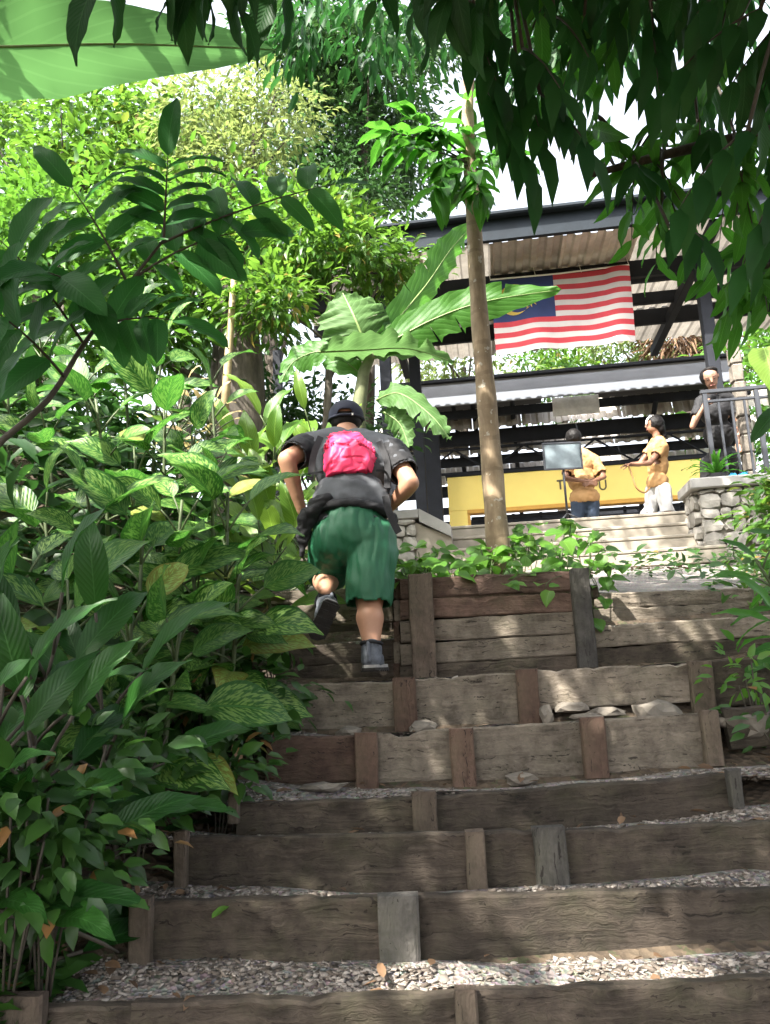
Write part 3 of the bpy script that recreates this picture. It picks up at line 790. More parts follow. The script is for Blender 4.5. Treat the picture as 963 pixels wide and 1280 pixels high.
# ------------------------------------------------------------------ flag
def flag():
    vf = at_v(700, 338) - .34
    a = bp(613, 347, vf); b = bp(787, 336, vf); c = bp(785, 431, vf)
    Wd = b[0] - a[0]; Hh = b[1] - c[1]; u0f = a[0]; zt = (a[1] + b[1]) / 2
    fl = thing('flag', 'red and white striped flag with a blue corner hanging under the shed roof', 'flag', EMPB(u0f + Wd / 2, vf, zt))
    def pos(s, t, off=0):      # s 0..1 to the right, t 0..1 downwards
        sag = .02 * sin(pi * s) * (1 - t) + .035 * t * sin(s * 9 + 1) * .4
        w = .03 * sin(s * 11 + t * 2) * (.25 + t) + .02 * sin(s * 23 - t * 3) * t
        if s > .82: w -= .05 * sin((s - .82) / .18 * pi) * (1 - t * .3)
        return MB @ V((u0f + s * Wd - .02 * t * s, vf + w - off, zt - t * Hh - sag))
    mats = [m_plain('flag_red', (.40, .03, .042), .8, .12, 5), m_plain('flag_white', (.47, .44, .425), .8, .08, 5), m_plain('flag_blue', (.014, .026, .095), .8, .12, 5)]
    ns, nr = 64, 28
    vs_ = [pos(i / ns, j / nr) for j in range(nr + 1) for i in range(ns + 1)]
    strp, cant = {}, []
    for j in range(nr):
        for i in range(ns):
            f = (j * (ns + 1) + i, j * (ns + 1) + i + 1, (j + 1) * (ns + 1) + i + 1, (j + 1) * (ns + 1) + i)
            if i < ns * .44 and j < 16: cant.append(f)
            else: strp.setdefault(j // 2, []).append(f)
    for k, fs in strp.items():
        idx = sorted({i for f in fs for i in f}); mp = {q: n for n, q in enumerate(idx)}
        me = bpy.data.meshes.new('stripe'); me.from_pydata([vs_[q] for q in idx], [], [[mp[i] for i in f] for f in fs]); me.materials.append(mats[k % 2]); me.shade_smooth()
        obj('stripe', me, fl)
    idx = sorted({i for f in cant for i in f}); mp = {q: n for n, q in enumerate(idx)}
    me = bpy.data.meshes.new('canton'); me.from_pydata([vs_[q] for q in idx], [], [[mp[i] for i in f] for f in cant]); me.materials.append(mats[2]); me.shade_smooth()
    obj('canton', me, fl)
    gold = m_plain('flag_gold', (.42, .29, .045), .7, .1, 5)
    R = .21; cx, cz = .165, .285; asp = Hh / Wd
    n = 24; out = []; inn = []
    for k in range(n + 1):
        t = radians(40) + radians(280) * k / n
        out.append((cx + cos(t) * R * asp * .95, cz + sin(t) * R))
        inn.append((cx + (.055 + cos(t) * R * .86) * asp * .95, cz + sin(t) * R * .86 * (1 if 0 < k < n else 1)))
    me = bpy.data.meshes.new('crescent'); me.from_pydata([pos(*p, .006) for p in out + inn], [], [(k, k + 1, n + 2 + k, n + 1 + k) for k in range(n)]); me.materials.append(gold)
    obj('crescent', me, fl)
    pts = [(cx + .175 * asp + cos(t) * r * asp, cz + sin(t) * r) for k in range(28) for t, r in [(k * pi / 14, .15 if k % 2 == 0 else .075)]]
    me = bpy.data.meshes.new('star'); me.from_pydata([pos(*p, .008) for p in pts] + [pos(cx + .175 * asp, cz, .008)], [], [(k, (k + 1) % 28, 28) for k in range(28)]); me.materials.append(gold)
    obj('star', me, fl)
    bm = bmesh.new(); tube_bm(bm, [pos(0, 0) + V((0, 0, .012)), pos(.5, 0) + V((0, 0, .012)), pos(1, 0) + V((0, 0, .012))], .012, 6)
    for s in (.0, .33, .66, 1.0): tube_bm(bm, [pos(s, 0), pos(s, 0) + V((0, .1, .2))], .005, 5)
    obj('hanging_cord', mesh_of(bm, 'hanging_cord', M['white']), fl)
flag()

# ------------------------------------------------------------------ terrace railing at the right
def railing():
    vr = -.55
    a = bp(880, 488, vr); zb = wz1 + .14
    u1 = a[0] + 1.5
    rl = thing('railing', 'dark metal terrace railing the black-shirted man leans on', 'railing', EMPB(a[0] + .7, vr, zb))
    bbox('top_rail', a[0] - .05, u1, vr - .03, vr + .03, a[1] - .05, a[1], M['rail'], rl, .008)
    bbox('middle_rail', a[0], u1, vr - .02, vr + .02, a[1] - .17, a[1] - .135, M['rail'], rl, .006)
    bbox('bottom_rail', a[0], u1, vr - .02, vr + .02, zb + .08, zb + .115, M['rail'], rl, .006)
    for k in range(9):
        u = a[0] + k * .155
        if k % 4 == 0: bbox('post', u - .028, u + .028, vr - .028, vr + .028, zb - .02, a[1] - .052, M['rail'], rl, .005)
        else: bbox('baluster', u - .014, u + .014, vr - .014, vr + .014, zb + .117, a[1] - .172, M['rail'], rl, .003)
M['rail'] = m_plain('rail_paint', (.03, .033, .04), .45, .2, 5)
railing()
u = bp(930, 520, -.3)[0]
pc = thing('stone_pillar', 'slim rough grey pillar behind the railing at the far right', 'pillar', EMPB(u, -.3, wz1))
for k in range(9):
    z = wz1 + .14 + k * .24
    rock_bm = bmesh.new(); box_bm(rock_bm, (0, 0, 0), (.14, .16, .236), None, .02)
    for v_ in rock_bm.verts: v_.co += V((noise.noise(v_.co * 9 + V((k, 0, 0))), noise.noise(v_.co * 9 + V((0, k, 0))), 0)) * .02
    obj('stone', mesh_of(rock_bm, 'stone', M['rock']), pc, MB @ Matrix.Translation((u + .0, -.25, z + .12)))
# ------------------------------------------------------------------ leaves
PROFS = {
    'lance': lambda t: (sin(pi * t ** .85)) ** .9 * (1 - .25 * t),
    'ovate': lambda t: (t ** .5) * (1 - t) ** .75 * 1.72,
    'broad': lambda t: min(1, (t * 5) ** .6) * min(1, ((1 - t) * 2.6) ** .8) * 1.0,
    'heart': lambda t: min(1, .55 + t * 2.2) * min(1, ((1 - t) * 1.7) ** .85),
    'tip': lambda t: (sin(pi * min(1, t * 1.06 + .0) ** .72)) ** .8 * (1 if t < .93 else max(0, (1 - t) / .07)) if t < .94 else max(0, (1 - t)) * 2,
}
def leaf_mesh(name, L, Wd, prof='lance', ns=8, nc=4, fold=.25, droop=.3, wave=.02, mat=None, seed=0):
    """One leaf from the origin along +Y, upper side +Z; u across, v along."""
    rg = random.Random(seed); pf = PROFS[prof]; v = []; uv = []
    ph = rg.uniform(0, 6); cur = rg.uniform(-.12, .12)
    ang = 0; y = z = 0; pts = []
    for i in range(ns + 1):
        pts.append((y, z, ang)); y += L / ns * cos(ang); z -= L / ns * sin(ang); ang += droop / ns * 1.6 * (.5 + i / ns)
    for i, (y, z, ang) in enumerate(pts):
        t = i / ns; w = max(.004, pf(min(max(t, .0), 1))) * Wd / 2
        for j in range(nc + 1):
            s = j / nc * 2 - 1
            up = abs(s) * w * fold + wave * L * sin(t * 17 + ph + (2 if s > 0 else 0)) * abs(s) ** 1.5 * (.3 + t)
            v.append((s * w * (1 - fold * .2) + cur * L * t * t, y + up * sin(ang), z + up * cos(ang)))
            uv.append((j / nc, t))
    m = nc + 1
    f = [(i * m + j, i * m + j + 1, (i + 1) * m + j + 1, (i + 1) * m + j) for i in range(ns) for j in range(nc)]
    me = bpy.data.meshes.new(name); me.from_pydata(v, [], f)
    ul = me.uv_layers.new(name='UV')
    for lp in me.loops: ul.data[lp.index].uv = uv[lp.vertex_index]
    if mat: me.materials.append(mat)
    me.shade_smooth(); me.update(); return me
def leafset(name, L, Wd, prof, mat, n=4, **k):
    return [leaf_mesh(name, L * random.uniform(.88, 1.12), Wd * random.uniform(.88, 1.12), prof, mat=M[mat], seed=i * 13 + 5, **k) for i in range(n)]
def aim(p, d, up=V((0, 0, 1)), s=1.0, roll=0.0):
    """Matrix at p with +Y along d and +Z as near to up as possible."""
    Y = V(d).normalized(); X = Y.cross(V(up)); X = X.normalized() if X.length > 1e-4 else Y.orthogonal().normalized()
    Z = X.cross(Y)
    if roll:
        q = Matrix.Rotation(roll, 3, Y); X = q @ X; Z = q @ Z
    return Matrix(((X.x * s, Y.x * s, Z.x * s, p[0]), (X.y * s, Y.y * s, Z.y * s, p[1]), (X.z * s, Y.z * s, Z.z * s, p[2]), (0, 0, 0, 1)))
def rv(a=1.0): return V((random.uniform(-a, a), random.uniform(-a, a), random.uniform(-a, a)))

def leaves_np(c, d, up, L, Wd, mat, name, droop=.25, seed=0):
    """Many folded eight-vertex leaves as one mesh: c base points, d directions, up normals (N,3); L lengths, Wd widths (N,)."""
    n = len(c); d = d / np.linalg.norm(d, axis=1, keepdims=True)
    x = np.cross(d, up); x /= np.maximum(np.linalg.norm(x, axis=1, keepdims=True), 1e-6); z = np.cross(x, d)
    prof = [(0, 0, 0), (0, .30, -.0), (-.42, .28, .09), (.42, .28, .09), (-.36, .64, .02), (.36, .64, .02), (0, .66, -.07), (0, 1, -droop)]
    v = np.empty((n, 8, 3))
    for k, (a, b, e) in enumerate(prof):
        v[:, k] = c + x * (a * Wd)[:, None] + d * (b * L)[:, None] + z * ((e * L if k in (7, 6) else e * Wd))[:, None]
    ft = np.array([[0, 1, 2], [0, 3, 1], [4, 6, 7], [6, 5, 7]]); fq = np.array([[2, 1, 6, 4], [1, 3, 5, 6]])
    o = (np.arange(n) * 8)[:, None, None]
    return np_mesh(name, v.reshape(-1, 3), (ft[None] + o).reshape(-1, 3), (fq[None] + o).reshape(-1, 4), M[mat])

def crown_points(ells, n, rg, clump=.28, nclump=None, shell=.55):
    """Leaf base points and outward directions in clumps spread through ellipsoids (centre, radii)."""
    vol = np.array([e[1][0] * e[1][1] * e[1][2] for e in ells]) ** .75; vol /= vol.sum()
    nclump = nclump or max(8, n // 34)
    cc = []; 
    for k in range(nclump):
        c, r = ells[rg.choice(len(ells), p=vol)]
        q = rg.normal(size=3); q /= np.linalg.norm(q); q *= (shell + (1 - shell) * rg.uniform()) ** .6 if rg.uniform() < .8 else rg.uniform(0, shell)
        cc.append((np.array(c) + q * np.array(r), q))
    idx = rg.integers(0, nclump, n)
    base = np.array([cc[i][0] for i in idx]); outw = np.array([cc[i][1] for i in idx])
    off = rg.normal(size=(n, 3)) * clump * np.array([1, 1, .55])
    d = outw * .6 + off / max(clump, .01) * .55 + rg.normal(size=(n, 3)) * .35 + np.array([0, 0, -.25])
    return base + off, d, [c[0] for c in cc]

def tree(name, label, base, ells, n, leaf, mat, trunk=(.12, .05), tb='bark', clump=.28, group='trees behind the slope', limbs=8, seed=1, droop=.25, wide=.42, cat='tree', top=None, nclump=None):
    """Trunk with limbs (one part) and a crown of separate leaves."""
    rg = np.random.default_rng(seed); rd = random.Random(seed)
    base = V(base)
    if base.z == 0: base.z = ground(base.x, base.y) - .1
    t = thing(name, label, cat, base, group)
    c, d, cl = crown_points(ells, n, rg, clump, nclump)
    up = rg.normal(size=(n, 3)) * .45 + np.array([0, 0, 1.0])
    L = rg.uniform(.7, 1.25, n) * leaf
    obj('crown', leaves_np(c, d, up, L, L * wide * rg.uniform(.85, 1.2, n), mat, 'crown', droop, seed), t)
    ctr = V(np.mean([e[0] for e in ells], axis=0)); tp = V(top) if top else ctr
    bm = bmesh.new()
    mid = (base + tp) / 2 + V((rd.uniform(-.2, .2), rd.uniform(-.1, .1), 0))
    pts = poly([base, mid, tp], 10); tube_bm(bm, pts, [lerp(trunk[0], trunk[1], i / 10) for i in range(11)], 10)
    obj('trunk', mesh_of(bm, 'trunk', M[tb], True), t)
    bm = bmesh.new()
    for k in range(limbs):
        e = V(cl[rd.randrange(len(cl))]); s = pts[rd.randint(5, 10)]
        m = (s + e) / 2 + V((rd.uniform(-.1, .1), rd.uniform(-.1, .1), .12 * (e - s).length))
        r = trunk[1] * rd.uniform(.4, .7)
        tube_bm(bm, bez(s, m, e, 6), [lerp(r, r * .25, i / 6) for i in range(7)], 5)
    if limbs: obj('limb', mesh_of(bm, 'limb', M[tb], True), t)
    else: bm.free()
    return t
def E(px, py, d, rx, rz=None, ry=None):
    """Crown ellipsoid centred on a photograph point at distance d, radii in metres."""
    p = P(px, py, d); return ((p.x, p.y, p.z), (rx, ry or rx, rz or rx * .8))

# ---- trees beyond, left of and behind the shed
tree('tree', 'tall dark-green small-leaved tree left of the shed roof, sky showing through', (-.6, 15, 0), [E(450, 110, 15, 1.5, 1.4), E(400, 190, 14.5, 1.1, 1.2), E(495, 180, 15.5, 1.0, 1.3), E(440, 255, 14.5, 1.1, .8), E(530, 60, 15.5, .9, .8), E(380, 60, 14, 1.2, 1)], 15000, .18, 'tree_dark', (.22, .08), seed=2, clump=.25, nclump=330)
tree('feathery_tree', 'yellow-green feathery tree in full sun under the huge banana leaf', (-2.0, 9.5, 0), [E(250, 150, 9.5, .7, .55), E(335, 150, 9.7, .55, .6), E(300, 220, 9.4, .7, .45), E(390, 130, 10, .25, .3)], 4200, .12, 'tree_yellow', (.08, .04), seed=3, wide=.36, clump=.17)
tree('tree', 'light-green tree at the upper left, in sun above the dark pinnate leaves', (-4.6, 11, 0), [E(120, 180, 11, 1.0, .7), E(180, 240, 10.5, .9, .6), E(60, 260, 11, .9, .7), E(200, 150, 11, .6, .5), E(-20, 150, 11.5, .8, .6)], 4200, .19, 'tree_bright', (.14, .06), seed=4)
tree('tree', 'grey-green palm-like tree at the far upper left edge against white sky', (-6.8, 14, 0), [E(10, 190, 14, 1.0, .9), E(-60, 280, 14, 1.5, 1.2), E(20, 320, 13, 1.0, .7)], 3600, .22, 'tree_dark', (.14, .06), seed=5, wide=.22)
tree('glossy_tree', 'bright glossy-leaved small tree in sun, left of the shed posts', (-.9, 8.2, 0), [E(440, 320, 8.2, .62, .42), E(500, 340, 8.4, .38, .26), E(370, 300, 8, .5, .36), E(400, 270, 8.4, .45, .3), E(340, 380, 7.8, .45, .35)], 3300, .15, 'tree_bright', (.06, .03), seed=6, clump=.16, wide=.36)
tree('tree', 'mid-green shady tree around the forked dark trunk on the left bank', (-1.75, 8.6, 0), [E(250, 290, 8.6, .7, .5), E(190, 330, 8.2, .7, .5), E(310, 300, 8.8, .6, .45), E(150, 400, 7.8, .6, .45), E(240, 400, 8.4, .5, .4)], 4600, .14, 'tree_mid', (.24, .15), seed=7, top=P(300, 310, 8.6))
tree('tree', 'mid-green leafy tree low at the left edge behind the speckled plants', (-3.4, 7.6, 0), [E(20, 330, 7.4, .8, .6), E(80, 300, 8, .7, .5), E(50, 420, 7, .7, .5)], 4000, .14, 'tree_mid', (.10, .05), seed=8)
tree('shrub', 'dark shrub below the white sky gap, left of the climbing man', (-1.1, 9.6, 0), [E(310, 520, 9.6, .7, .4), E(380, 540, 9.4, .5, .35), E(440, 540, 9.8, .4, .3)], 2600, .13, 'tree_dark', (.05, .03), seed=9, cat='shrub')
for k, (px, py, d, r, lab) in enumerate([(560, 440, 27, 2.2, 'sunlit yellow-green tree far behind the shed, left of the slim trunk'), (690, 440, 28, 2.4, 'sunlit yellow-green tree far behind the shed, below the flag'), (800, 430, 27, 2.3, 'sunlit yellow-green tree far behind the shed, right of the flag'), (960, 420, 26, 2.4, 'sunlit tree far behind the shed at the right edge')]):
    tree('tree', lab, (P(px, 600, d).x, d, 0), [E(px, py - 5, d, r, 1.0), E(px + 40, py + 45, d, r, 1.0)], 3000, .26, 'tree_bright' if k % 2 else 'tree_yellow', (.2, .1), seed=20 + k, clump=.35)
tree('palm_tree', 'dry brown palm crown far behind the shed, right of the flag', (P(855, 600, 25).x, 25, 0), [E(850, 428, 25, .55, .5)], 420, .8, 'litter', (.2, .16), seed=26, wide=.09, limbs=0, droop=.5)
for k, (x, y, r, m) in enumerate([(-9, 19, 2.6, 'tree_mid'), (-14, 13, 3, 'tree_mid'), (9, 16, 2.6, 'tree_mid'), (13, 22, 3, 'tree_dark'), (-5, 30, 3.2, 'tree_bright')]):
    z = ground(x, y)
    tree('tree', ['rounded tree beyond the left bank', 'big tree far out on the left bank', 'rounded tree right of the shed', 'big dark tree far right of the shed', 'sunlit tree on the rise behind the shed'][k], (x, y, 0), [((x, y, z + 4), (r, r, r * .8)), ((x + 1, y - .6, z + 2.8), (r * .8, r * .8, r * .6))], 3000, .26, m, (.24, .1), seed=40 + k)
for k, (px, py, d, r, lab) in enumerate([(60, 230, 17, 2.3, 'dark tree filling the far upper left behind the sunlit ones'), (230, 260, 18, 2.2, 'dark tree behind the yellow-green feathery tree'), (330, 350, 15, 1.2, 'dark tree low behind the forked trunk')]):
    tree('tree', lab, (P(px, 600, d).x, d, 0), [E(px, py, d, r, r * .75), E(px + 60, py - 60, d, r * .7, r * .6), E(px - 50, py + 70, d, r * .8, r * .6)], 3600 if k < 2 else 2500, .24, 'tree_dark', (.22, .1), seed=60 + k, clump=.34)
# forked dark trunk and the pale cane in front of it
ft = thing('forked_tree', 'thick dark forked tree trunk standing behind the pale cane', 'tree', P(300, 560, 8.4))
bm = bmesh.new()
tube_bm(bm, poly([P(300, 590, 8.4), P(302, 480, 8.4), P(298, 410, 8.4), P(285, 345, 8.4)], 10), [.30 - .012 * i for i in range(11)], 12)
tube_bm(bm, poly([P(300, 430, 8.4), P(318, 380, 8.5), P(330, 310, 8.6)], 8), [.17 - .01 * i for i in range(9)], 10)
tube_bm(bm, poly([P(296, 400, 8.4), P(268, 340, 8.4), P(250, 290, 8.4)], 8), [.18 - .012 * i for i in range(9)], 10)
obj('trunk', mesh_of(bm, 'trunk', M['bark'], True), ft)
ca = thing('bamboo_cane', 'thin pale upright cane in front of the dark forked trunk', 'cane', P(279, 530, 7.6))
tube('stem', [P(279, 545, 7.6), P(284, 470, 7.6), P(289, 400, 7.6), P(294, 330, 7.6)], [.045, .042, .036, .03], M['stem_pale'], ca, 9)

# ---- slim pale tree rising out of the planter
sp_ = thing('slim_tree', 'slim pale-barked tree rising from the planter box in front of the flag', 'tree', P(622, 690, 5.5))
pts = poly([P(626, 735, 5.5), P(621, 660, 5.5), P(611, 530, 5.5), P(600, 400, 5.5), P(592, 270, 5.5), P(585, 160, 5.5), P(588, 70, 5.5), P(600, -40, 5.5)], 28)
tube('trunk', pts, [lerp(.088, .045, min(1, i / 22)) * (1.0 + .05 * sin(i * 2.3)) for i in range(29)], M['bark_pale'], sp_, 14)
SLIM = leafset('leaf', .30, .125, 'lance', 'hang_bright', 3, droop=.6)
rd = random.Random(5)
for k, (px, py) in enumerate([(578, 165), (592, 185), (585, 215), (600, 150), (580, 120), (596, 230), (590, 200)]):
    a = P(px if k < 5 else 588, py, 5.5); s = P(587, py + 8, 5.5)
    for q in range(7):
        dd = V((rd.uniform(-1, .8), rd.uniform(-.9, .5), rd.uniform(-.55, .35)))
        obj('leaf', SLIM[q % 3], sp_, aim(s + dd * .05, dd, V((0, -.3, 1)), rd.uniform(.6, 1.15)))
bm = bmesh.new(); spr = []
for (ex, ey) in ((500, 185), (540, 165), (545, 235), (520, 150), (640, 195), (555, 205), (600, 240), (490, 165)):
    s = P(587, 205, 5.5); e = P(ex, ey, 5.3 + rd.uniform(-.3, .3)); m = (s + e) / 2 + V((0, 0, .08)); L_ = bez(s, m, e, 8)
    tube_bm(bm, L_, [.009 - .0008 * i for i in range(9)], 5)
    for i in (4, 6, 7, 8):
        for q in range(4 if i < 8 else 6):
            t_ = (L_[min(i + 1, 8)] - L_[i - 1]).normalized(); a_ = rd.uniform(0, 6.3); sd = (t_.cross(V((0, 0, 1))).normalized() * cos(a_) + V((0, 0, 1)) * sin(a_) * .5)
            spr.append((L_[i], t_ * rd.uniform(.2, .9) + sd * .9 + V((0, 0, -rd.uniform(.1, .7))), rd.uniform(.5, 1.15)))
obj('twig', mesh_of(bm, 'twig', M['twig'], True), sp_)
for p, dd, s in spr: obj('leaf', SLIM[rd.randrange(3)], sp_, aim(p, dd, V((0, 0, 1)), s))

# ---- banana plants
def banana_leaf(parent, pts, hw, mat, roll=0.0, tears=6, seed=1, prof='broad', name='leaf', fold=.2, ragged=.16):
    rg = random.Random(seed); pts = poly(pts, 26); n = 26; nc = 8; v = []; uv = []; f = []
    pf = PROFS[prof]; side0 = None
    cuts = {(rg.randint(4, 24), rg.choice((-1, 1))) for _ in range(tears)}
    rows = []
    for i, p in enumerate(pts):
        t = (pts[min(i + 1, n)] - pts[max(i - 1, 0)]).normalized()
        vd = p.normalized(); sd = t.cross(vd).normalized(); sd = Matrix.Rotation(roll, 3, t) @ sd; nm = sd.cross(t)
        w = pf(i / n) * hw
        row = []
        for j in range(nc + 1):
            s = j / nc * 2 - 1
            ed = 1 + (noise.noise((i * .55, s * 3, seed)) * ragged) * abs(s)
            q = p + sd * (s * w * ed) + nm * (abs(s) * w * fold + .03 * sin(i * 1.9 + s) * abs(s) + noise.noise((i * .3, s * 1.2, seed * 2)) * .05 * abs(s)) + t * (abs(s) * w * .12)
            row.append(q)
        rows.append(row)
    idx = {}
    def vid(i, j, dup):
        s = j / nc * 2 - 1
        if dup and abs(s) > .3:
            k = (i, j, 1)
            if k not in idx:
                idx[k] = len(v); t = (pts[min(i + 1, n)] - pts[max(i - 1, 0)]).normalized(); v.append(rows[i][j] + t * (.035 * abs(s)) + V((0, 0, -.03 * abs(s)))); uv.append((j / nc, i / n))
            return idx[k]
        k = (i, j, 0)
        if k not in idx: idx[k] = len(v); v.append(rows[i][j]); uv.append((j / nc, i / n))
        return idx[k]
    for i in range(n):
        for j in range(nc):
            sg = -1 if j < nc / 2 else 1
            lo = (i, sg) in cuts
            f.append((vid(i, j, lo), vid(i, j + 1, lo), vid(i + 1, j + 1, False), vid(i + 1, j, False)))
    me = bpy.data.meshes.new(name); me.from_pydata(v, [], f); ul = me.uv_layers.new(name='UV')
    for lp in me.loops: ul.data[lp.index].uv = uv[lp.vertex_index]
    me.materials.append(M[mat]); me.shade_smooth()
    o = obj(name, me, parent)
    bm = bmesh.new(); tube_bm(bm, pts, [hw * .055 * (1 - i / n * .8) for i in range(n + 1)], 6)
    obj('midrib', mesh_of(bm, 'midrib', M['midrib'], True), o)
    return o
M['midrib'] = m_plain('leaf_midrib', (.14, .20, .06), .5, .2, 8)
bn = thing('banana_plant', 'banana plant behind the climbing man, one leaf reaching across the flag', 'banana plant', P(450, 560, 7.2))
tube('trunk', [P(449, 700, 7.2), P(447, 520, 7.2), P(455, 465, 7.2), P(470, 430, 7.2)], [.085, .075, .055, .04], M['banana_stem'] if 'banana_stem' in M else m_plain('banana_stem', (.09, .10, .045), .75, .45, 8), bn, 10)
banana_leaf(bn, [P(466, 440, 7.2), P(540, 400, 7.1), P(610, 376, 6.9), P(702, 362, 6.8)], .19, 'banana', -.3, 3, 1, ragged=.1)
banana_leaf(bn, [P(462, 445, 7.2), P(445, 400, 7.1), P(428, 365, 7.2)], .34, 'banana_grey', .3, 8, 2)
banana_leaf(bn, [P(400, 440, 7.0), P(450, 438, 7.05), P(510, 436, 7.1), P(568, 452, 7.0)], .20, 'banana_grey', .9, 6, 3)
banana_leaf(bn, [P(470, 430, 7.2), P(530, 360, 7.5), P(565, 310, 7.7), P(598, 275, 7.9)], .17, 'banana', .5, 3, 4)
banana_leaf(bn, [P(470, 500, 7.1), P(500, 492, 6.9), P(540, 520, 6.7), P(563, 550, 6.6)], .13, 'banana_grey', -.7, 4, 5)
banana_leaf(bn, [P(455, 470, 7.2), P(410, 440, 7.3), P(370, 450, 7.4), P(350, 480, 7.4)], .15, 'banana', .5, 4, 6)
banana_leaf(bn, [P(480, 515, 7.1), P(500, 530, 7.0), P(512, 560, 6.9)], .12, 'banana_grey', .4, 2, 7)
bt = thing('banana_plant', 'banana plant whose one huge leaf hangs across the upper left corner', 'banana plant', (-4.6, 3.2, ground(-4.6, 3.2)))
tube('trunk', [V((-4.6, 3.2, ground(-4.6, 3.2) - .1)), V((-4.5, 3.3, 1.4)), V((-4.1, 3.6, 2.6))], [.16, .13, .07], M.get('bst') or m_plain('banana_trunk', (.13, .14, .07), .7, .35, 8), bt, 12)
banana_leaf(bt, [V((-4.1, 3.6, 2.6)), P(-250, 45, 4.0), P(-40, 58, 4.1), P(150, 55, 4.2), P(345, 62, 4.3)], .30, 'banana_big', .12, 1, 11, 'broad', ragged=.05, fold=.1)

# ---- plants with countable leaves on the left bank
def cane_plant(label, top, leafs, nl, group, name='speckled_plant', cat='plant', stem='stem', spread=.9, low=.35, stemr=.016, base=None, droop=-.1, seed=0, petiole=.14, s=(.8, 1.15)):
    """Upright cane from the ground to top with leaves on stalks round its upper part."""
    rd = random.Random(seed); top = V(top)
    bx, by = (base if base else (top.x + rd.uniform(-.12, .12), top.y + rd.uniform(-.05, .15)))
    b = V((bx, by, min(ground(bx, by) - .03, top.z - .25)))
    t = thing(name, label, cat, b, group)
    ax = bez(b, (b + top) / 2 + V((rd.uniform(-.08, .08), 0, 0)), top, 12)
    bm = bmesh.new(); tube_bm(bm, ax, [stemr * (1 - .04 * i) for i in range(13)], 7)
    a0 = rd.uniform(0, 6.3); rows = []
    for k in range(nl):
        u = low + (1 - low) * (k + .5) / nl; s_ = ax[min(12, int(u * 12))]; a = a0 + k * 2.4
        el = lerp(-.05, 1.05, ((k + .5) / nl) ** 1.6)
        out = V((cos(a), sin(a) - .25, 0)).normalized()
        e = s_ + (out * cos(el) + V((0, 0, sin(el) + .25))) * petiole * rd.uniform(.7, 1.3)
        tube_bm(bm, bez(s_, (s_ + e) / 2 + V((0, 0, .02)), e, 3), .006, 5)
        dd = (out * cos(el * .9) * spread + V((0, 0, sin(el) * .9 + droop))).normalized()
        rows.append((e, dd, rd.uniform(*s)))
    obj('stem', mesh_of(bm, 'stem', M[stem], True), t)
    for e, dd, s_ in rows:
        obj('leaf', rd.choice(leafs), t, aim(e, dd, V((rd.uniform(-.3, .3), -.85, .9)), s_, rd.uniform(-.4, .4)))
    return t
SPK = leafset('leaf', .40, .205, 'tip', 'speckled', 5, droop=.6, wave=.012, nc=6, ns=10)
SPG = 'speckled broad-leaved plants on the left bank'
rows_ = [('back', 5.6, [(150, 420), (205, 440), (100, 470), (262, 475), (50, 440)]),
         ('middle', 4.8, [(120, 515), (205, 520), (240, 560), (268, 590), (55, 540), (170, 585), (10, 500)]),
         ('front', 4.1, [(228, 640), (285, 630), (298, 722), (180, 680), (110, 640), (262, 765), (240, 730), (55, 655)]),
         ('lowest', 3.4, [(20, 745), (90, 765), (165, 785), (225, 805)])]
ORD = ['first', 'second', 'third', 'fourth', 'fifth', 'sixth', 'seventh', 'eighth']
n_ = 0
for rn, d, pp in rows_:
    for q, (px, py) in enumerate(sorted(pp, reverse=True)):
        n_ += 1
        cane_plant(f'speckled green plant in the {rn} row of the left bank, {ORD[q]} from the steps', P(px, py - 15, d + random.uniform(-.2, .2)), SPK, 12, SPG, low=.3, s=(.6, 1.2), seed=100 + n_)
DRK = leafset('leaf', .38, .125, 'lance', 'darkleaf', 4, droop=.7, ns=10)
for k, (px, py, d, lab) in enumerate([(10, 800, 2.5, 'glossy dark plant with long leaves at the left edge, above the gravel'), (75, 790, 2.8, 'glossy dark plant with tall upright leaves right of the left-edge one'), (125, 840, 3.0, 'glossy dark plant with broad leaves nearest the fifth timber step'), (-20, 900, 2.4, 'low glossy plant in the lower left corner, under the tall ones'), (45, 905, 2.6, 'low glossy plant in deep shade beside the gravel')]):
    cane_plant(lab, P(px, py, d), DRK, 13, 'glossy dark plants at the lower left', 'glossy_plant', stem='twig', stemr=.011, low=.1, spread=.75, droop=.25, petiole=.2, seed=200 + k)
SUNP = leafset('leaf', .48, .18, 'lance', 'sunplant', 4, droop=.75, ns=10)
sunl = ['first', 'second', 'third', 'fourth', 'fifth', 'sixth', 'seventh', 'eighth', 'ninth']
for k, (px, py, d) in enumerate([(345, 540, 7.2), (392, 535, 7.6), (325, 600, 6.8), (372, 610, 7.0), (350, 665, 6.4), (385, 700, 6.2), (315, 560, 7.4), (330, 700, 6.0), (410, 580, 7.8)]):
    lab = ['yellow-green sunlit plant with a wide leaf above the man\'s left elbow', 'yellow-green plant with two upright leaves beside the man\'s cap', 'sunlit plant left of the man\'s left forearm', 'sunlit plant showing under the man\'s left armpit', 'sunlit plant left of the man\'s green shorts', 'sunlit low plant behind the man\'s raised foot', 'sunlit plant furthest left, near the pale cane', 'sunlit low plant by the topmost left boards', 'sunlit plant just behind the man\'s shoulder'][k]
    cane_plant(lab, P(px, py, d - .5), SUNP, 12, 'sunlit plants behind the man', 'sunlit_plant', low=.1, spread=.7, droop=.2, petiole=.22, seed=300 + k)
CRM = leafset('leaf', .17, .055, 'lance', 'cream', 3, droop=.6)
